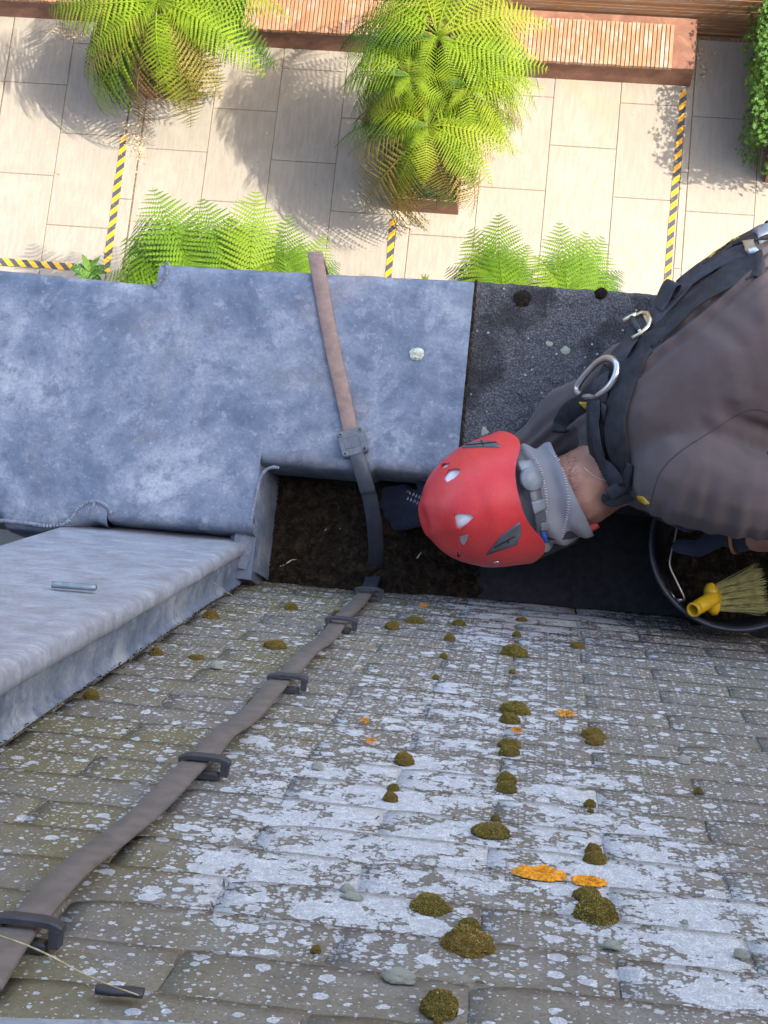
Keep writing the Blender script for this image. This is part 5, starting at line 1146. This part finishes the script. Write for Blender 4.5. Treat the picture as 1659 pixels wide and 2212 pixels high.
vents = [[(268, 500), (298, 462), (350, 452), (388, 458), (380, 485), (345, 520), (300, 546), (280, 535)], [(240, 458), (258, 416), (318, 412), (292, 438)], [(350, 785), (405, 780), (465, 787), (480, 810), (440, 850), (385, 890), (362, 882)], [(376, 950), (446, 930), (440, 970), (408, 1026), (388, 1006)], [(366, 1062), (384, 1054), (390, 1090), (372, 1098)]]
cut = MB()
for vp in vents:
    pts = []; nn = Vector()
    for x, y in zz_(vp):
        h = hit(x, y, 0, BH)
        if h: pts.append(h[0] - H0); nn += h[1]
    nn.normalize(); n = len(pts); c = sum(pts, Vector()) / n
    lo_ = [p - nn * .020 for p in pts]; hi_ = [c + (p - c) * 1.12 + nn * .012 for p in pts]; cut.add(lo_ + hi_, [tuple(range(n))[::-1], tuple(range(n, 2 * n))] + [(k, (k + 1) % n, n + (k + 1) % n, n + k) for k in range(n)])
cm = cut.mesh('cut', RED); bm = bmesh.new(); bm.from_mesh(cm); bmesh.ops.recalc_face_normals(bm, faces=bm.faces); bm.to_mesh(cm); bm.free(); co = put('cut', cm, hel)
bo = sh.modifiers.new('b', 'BOOLEAN'); bo.object = co; bo.operation = 'DIFFERENCE'; bo.solver = 'EXACT'
bpy.context.view_layer.update(); dg = bpy.context.evaluated_depsgraph_get(); mb2 = bpy.data.meshes.new_from_object(sh.evaluated_get(dg)); sh.modifiers.clear(); sh.data = mb2; mb2.name = 'shell'; mb2.materials.clear(); mb2.materials.append(RED)
bpy.data.objects.remove(co); mb2.polygons.foreach_set('use_smooth', [True] * len(mb2.polygons)); mb2.set_sharp_from_angle(angle=math.radians(38))
v3, f3 = shell(.955, ''); me = bpy.data.meshes.new('foam_liner'); keep = [f for f in f3 if max(f) < 1 + 34 * NU_]; me.from_pydata([tuple(p) for p in v3], [], keep); me.materials.append(FOAM); me.polygons.foreach_set('use_smooth', [True] * len(keep)); put('foam_liner', me, hel)
def rel(o):                                   # built relative to the person: hang under the helmet
    o.location = o.location - hel.location; return o
for poly, slots in (([(402, 304), (450, 272), (560, 253), (655, 260), (682, 300), (560, 296)], [((440, 290), (655, 268)), ((545, 258), (560, 290))]), ([(582, 1074), (690, 935), (822, 836), (834, 920), (800, 1000)], [((642, 1015), (785, 938)), ((735, 960), (738, 985))])):
    sp = patch(zz_(poly), .0006, .0016, 'clip_slot', GREYD, hel, BH); rel(sp)
    for a, b in slots:
        (x0, y0), (x1, y1) = zz_([a, b]); pp = [hit(x0 + (x1 - x0) * k / 6, y0 + (y1 - y0) * k / 6, .0026, BH) for k in range(7)]; pp = [p[0] - H0 for p in pp if p]
        m = MB(); m.tube(pp, .0011, 6); m.obj('slot', DARKM, hel)
for x, y in zz_([(655, 1130), (690, 1182)]):
    h = hit(x, y, .0008, BH)
    if h: m = MB(); m.lathe([(.0052, 0), (.005, .0012), (.0001, .0014)], Matrix.Translation(h[0] - H0) @ h[1].to_track_quat('Z', 'Y').to_matrix().to_4x4(), 14); m.obj('rivet', STEEL, hel)
# adjuster band and wheel at the nape
bp = []
for (x, y), z in zip(zz_([(800, 340), (850, 420), (905, 530), (935, 650), (955, 740), (972, 850), (960, 900)]), (.240, .252, .258, .257, .250, .230, .212)): bp.append(P(x, y, z))
bp = catmull(bp, 6); bnrm = [(-cF * .9 + cR * .45).normalized()] * len(bp); m = MB(); m.ribbon([p - H0 for p in bp], bnrm, .022, .004); m.obj('head_band', GREYD, hel)
for a, b in ((5, 12), (20, 26)):
    m = MB(); m.ribbon([p - H0 + bnrm[0] * .004 for p in bp[a:b]], bnrm[:b - a], .027, .004); m.obj('band_clip', GREYP, hel)
m = MB()
for k in range(30, 36): p = bp[k] - H0; m.ribbon([p + bnrm[0] * .004 - cR * .010 + cD * .001, p + bnrm[0] * .0045 + cR * .011], [bnrm[0]] * 2, .0022, .0016)
m.obj('band_ribs', GREYP, hel)
wc = P(*zz_([(905, 528)])[0], .268); wn = (-cF * .93 + cR * .36).normalized(); m = MB(); Mw = Matrix.Translation(wc - H0) @ wn.to_track_quat('Z', 'Y').to_matrix().to_4x4(); n = 40; rings = []
for rr_, z in ((.0185, -.006), (.0190, -.002), (.0190, .004), (.0175, .0062), (.0165, .0060), (.0155, .0070), (.008, .0082), (.0003, .0085)):
    rings.append([Mw @ Vector(((rr_ + (.0007 * (k % 2) if rr_ > .0183 else 0)) * math.cos(2 * math.pi * k / n), (rr_ + (.0007 * (k % 2) if rr_ > .0183 else 0)) * math.sin(2 * math.pi * k / n), z)) for k in range(n)])
m.sweep(rings); m.obj('adjuster_wheel', simple('grey_knob', (.17, .20, .23), .38), hel)
# chin strap with blue tab and red buckle
cs = [P(*q, z) for q, z in zip(zz_([(960, 940), (1060, 930), (1180, 925), (1260, 905), (1340, 880), (1400, 850)]), (.19, .20, .195, .18, .16, .13))]
cs = catmull(cs, 5); m = MB(); m.ribbon([p - H0 for p in cs], [(-cF + cD * .5).normalized()] * len(cs), .019, .002); m.obj('chin_strap', WEB, hel)
m = MB(); m.ribbon([p - H0 for p in (P(*zz_([(955, 942)])[0], .195), P(*zz_([(1015, 936)])[0], .205))], [(-cF + cD * .4).normalized()] * 2, .027, .003); m.obj('blue_tab', simple('blue_tab', (.02, .11, .42), .5), hel)
for q in ((1305, 902), (1360, 872)):
    m = MB(); c = P(*zz_([q])[0], .175) - H0; m.bbox(-.008, .008, -.006, .006, -.003, .005, .002, Matrix.Translation(c) @ Matrix.Rotation(.6, 4, 'Z')); m.obj('buckle', simple('red_buckle', (.45, .03, .02), .45), hel)
m = MB(); fr = catmull([P(*q, z) - H0 for q, z in zip(zz_([(840, 1110), (960, 1075), (1080, 1020), (1190, 975), (1240, 920)]), (.12, .125, .13, .135, .15))], 5); m.ribbon(fr, [(-cF + cD * .6).normalized()] * len(fr), .016, .002); m.obj('chin_strap', WEB, hel)
# short hair on the nape, drawn as fine strands
m = MB(); r = random.Random(12); BB = bvh([body])
for i in range(260):
    a = r.random(); x = 1222 + 22 * r.random() ** 2 + 10 * a; y = 985 + 140 * a; h = hit(x, y, 0, BB)
    if not h: continue
    d = (ax_ * r.uniform(.5, 1) + cD * r.uniform(-.5, .2)); d = (d - h[1] * d.dot(h[1])).normalized(); L = r.uniform(.004, .008); m.tube([h[0], h[0] + d * L * .6 + h[1] * .0006, h[0] + d * L + h[1] * .0004], [.00014, .00011, .00005], 3, caps=False)
local(per, m); m.obj('nape_hair', simple('brown_hair', (.055, .032, .018), .6), per)
# thin cord at the collar
seam([(1262, 1012), (1285, 1030), (1312, 1040), (1330, 1046)], .0007, 'neck_cord', simple('white_cord', (.55, .5, .45), .6), per, .0015)
# printed strokes on the back of the working glove
BGL = bvh([gl]); m = MB(); r = random.Random(2)
for row in range(2):
    for k in range(5):
        x = 880 + k * 6.6 + row * 2; y = 1061 + k * 3.2 + row * 15; hh = [hit(x + dx, y + dy, .0006, BGL) for dx, dy in ((-2, 4), (r.uniform(-1, 2), -3), (r.uniform(0, 3), 3))]
        hh = [p[0] for p in hh if p]
        if len(hh) > 2: m.tube(hh, .0007, 4)
if m.v: local(per, m); m.obj('glove_print', simple('white_print', (.6, .6, .62), .7), gl)

# ================================================================== bucket, brush
bk = thing('bucket', 'black builder bucket standing in the gutter under the worker', 'bucket', (.343, .468, -.198)); BLK = simple('black_bucket', (.022, .026, .035), .35, 0, .3, 30, 0, .001, .5)
m = MB(); m.lathe([(.0, .0), (.088, .0), (.092, .004), (.136, .225), (.1425, .228), (.1445, .236), (.1475, .250), (.1490, .2585), (.1465, .262), (.1405, .260), (.1375, .252), (.135, .235), (.0905, .012), (.0, .010)], None, 72); m.obj('shell', BLK, bk)
m = MB(); r = random.Random(6)
def fill(a, b): an = a * 6.2832; rd = .112 * b; return (rd * math.cos(an), rd * math.sin(an), .105 + .03 * N3((rd * math.cos(an) * 12, rd * math.sin(an) * 12, 3)) + .006 * N3((rd * math.cos(an) * 60, rd * math.sin(an) * 60, 3)))
m.grid(fill, 60, 20); o = m.obj('gutter_waste', MULCH, bk); tag(o, kind='stuff')
bl = bk.location; q3 = lambda X, Y: ((2400 + X / 2.6587) / 1.8227, (1900 + Y / 2.6587) / 1.8227)
hp = [P(*q3(X, Y), z) - bl for (X, Y), z in (((755, 1245), .045), ((782, 1215), .052), ((752, 1140), .056), ((690, 1010), .058), ((630, 870), .060), ((645, 740), .061), ((682, 600), .062), ((716, 390), .064), ((735, 200), .064), ((800, 60), .062))]
hp += [Vector((.06, .135, .262)), Vector((.0, .146, .258))]
m = MB(); m.tube(catmull(hp, 5), .0019, 8); m.obj('wire_handle', simple('bucket_wire', (.30, .30, .28), .35, .8), bk)
m = MB(); c = P(*q3(735, 1245), .040) - bl; m.tube([c + Vector((.008 * math.cos(t), .002, .008 * math.sin(t))) for t in np.linspace(0, 5.6, 12)], .0018, 6); m.tube([c + Vector((-.006, .0, .004)), c + Vector((-.017, .014, .008))], .0016, 6); m.obj('handle_eye', STEEL, bk)
br = thing('brush', 'yellow socket hand brush with pale bristles lying in the bucket', 'brush', P(*q3(1050, 1220), .055)); YP = simple('yellow_plastic', (.58, .36, .012), .38, 0, .12, 20, 0, .001, .5); bl = br.location
A = P(*q3(868, 1338), .105); B_ = P(*q3(1068, 1222), .062); d = (B_ - A).normalized(); Mt = Matrix.Translation(A - bl) @ d.to_track_quat('Z', 'Y').to_matrix().to_4x4(); L = (B_ - A).length
m = MB(); m.lathe([(.0085, .03), (.0085, .004), (.0090, .0015), (.0105, .0), (.0122, .0015), (.0126, .004), (.0126, .011), (.0118, .012), (.0118, .0145), (.0126, .0155), (.0130, L), (.0135, L + .012), (.0, L + .014)], Mt, 28); m.lathe([(.0001, .03), (.0086, .03)], Mt, 28); m.obj('socket', YP, br)
e0, e1 = P(*q3(1050, 1050), .058), P(*q3(1100, 1385), .045); ax = (e1 - e0).normalized(); bd = P(*q3(1530, 1170), .035) - P(*q3(1085, 1220), .052); bd = (bd - ax * bd.dot(ax)).normalized(); up = ax.cross(bd); up = up if up.z > 0 else -up
rings = []
for t in np.linspace(0, 1, 15):
    w_ = (.011 + .006 * math.sin(math.pi * t)) * min(1, math.sin(math.pi * min(max(t, .03), .97)) * 3) ** .5; c = e0.lerp(e1, t) - bl; rings.append([c + bd * math.cos(q) * w_ * .8 + up * math.sin(q) * w_ * .95 for q in np.linspace(0, 2 * math.pi, 14, endpoint=False)])
m = MB(); m.sweep(rings); m.obj('brush_head', YP, br)
m = MB(); r = random.Random(5)
for k in range(5):
    for j in range(3):
        c = e0.lerp(e1, .16 + .175 * k) - bl + up * (-.006 + .006 * j) + bd * .010; fan = (k - 2) * .085
        for i in range(30):
            s0 = c + ax * r.gauss(0, .0018) + up * r.gauss(0, .0015); dd = (bd + ax * (fan + r.gauss(0, .055)) + up * (r.gauss(0, .05) + (j - 1) * .05)).normalized(); Lb = r.uniform(.072, .088); m.tube([s0, s0 + dd * Lb * .6, s0 + dd * Lb + ax * r.gauss(0, .0015)], .00045, 3, caps=False)
m.obj('bristles', simple('pale_bristle', (.34, .32, .12), .7, 0, .3, 60), br)

# ================================================================== wall added out of frame to shade the roof; its slot sunlights the shoulder
def add_shade_wall(label):
    t = thing('shade_wall', label, 'wall', (3.05, -2.8, GZ)); ox, oy = 3.05, -2.8; m = MB(); z0 = GZ
    m.box(-.05, .05, -3.2, .33 - oy, 0, 14 - z0); m.box(-.05, -.01, .3305 - oy, .545 - oy, 0, 3.79 - z0); m.box(-.05, -.01, .3305 - oy, .545 - oy, 3.90 - z0, 14 - z0); m.obj('wall', BRICK_R, t)
    m = MB(); m.box(-.08, .08, -3.25, .60 - oy, 14.003 - z0, 14.1 - z0); m.obj('coping', STONE, t); return t
add_shade_wall('tall thin red brick wall added unseen on the right to shade the roof')
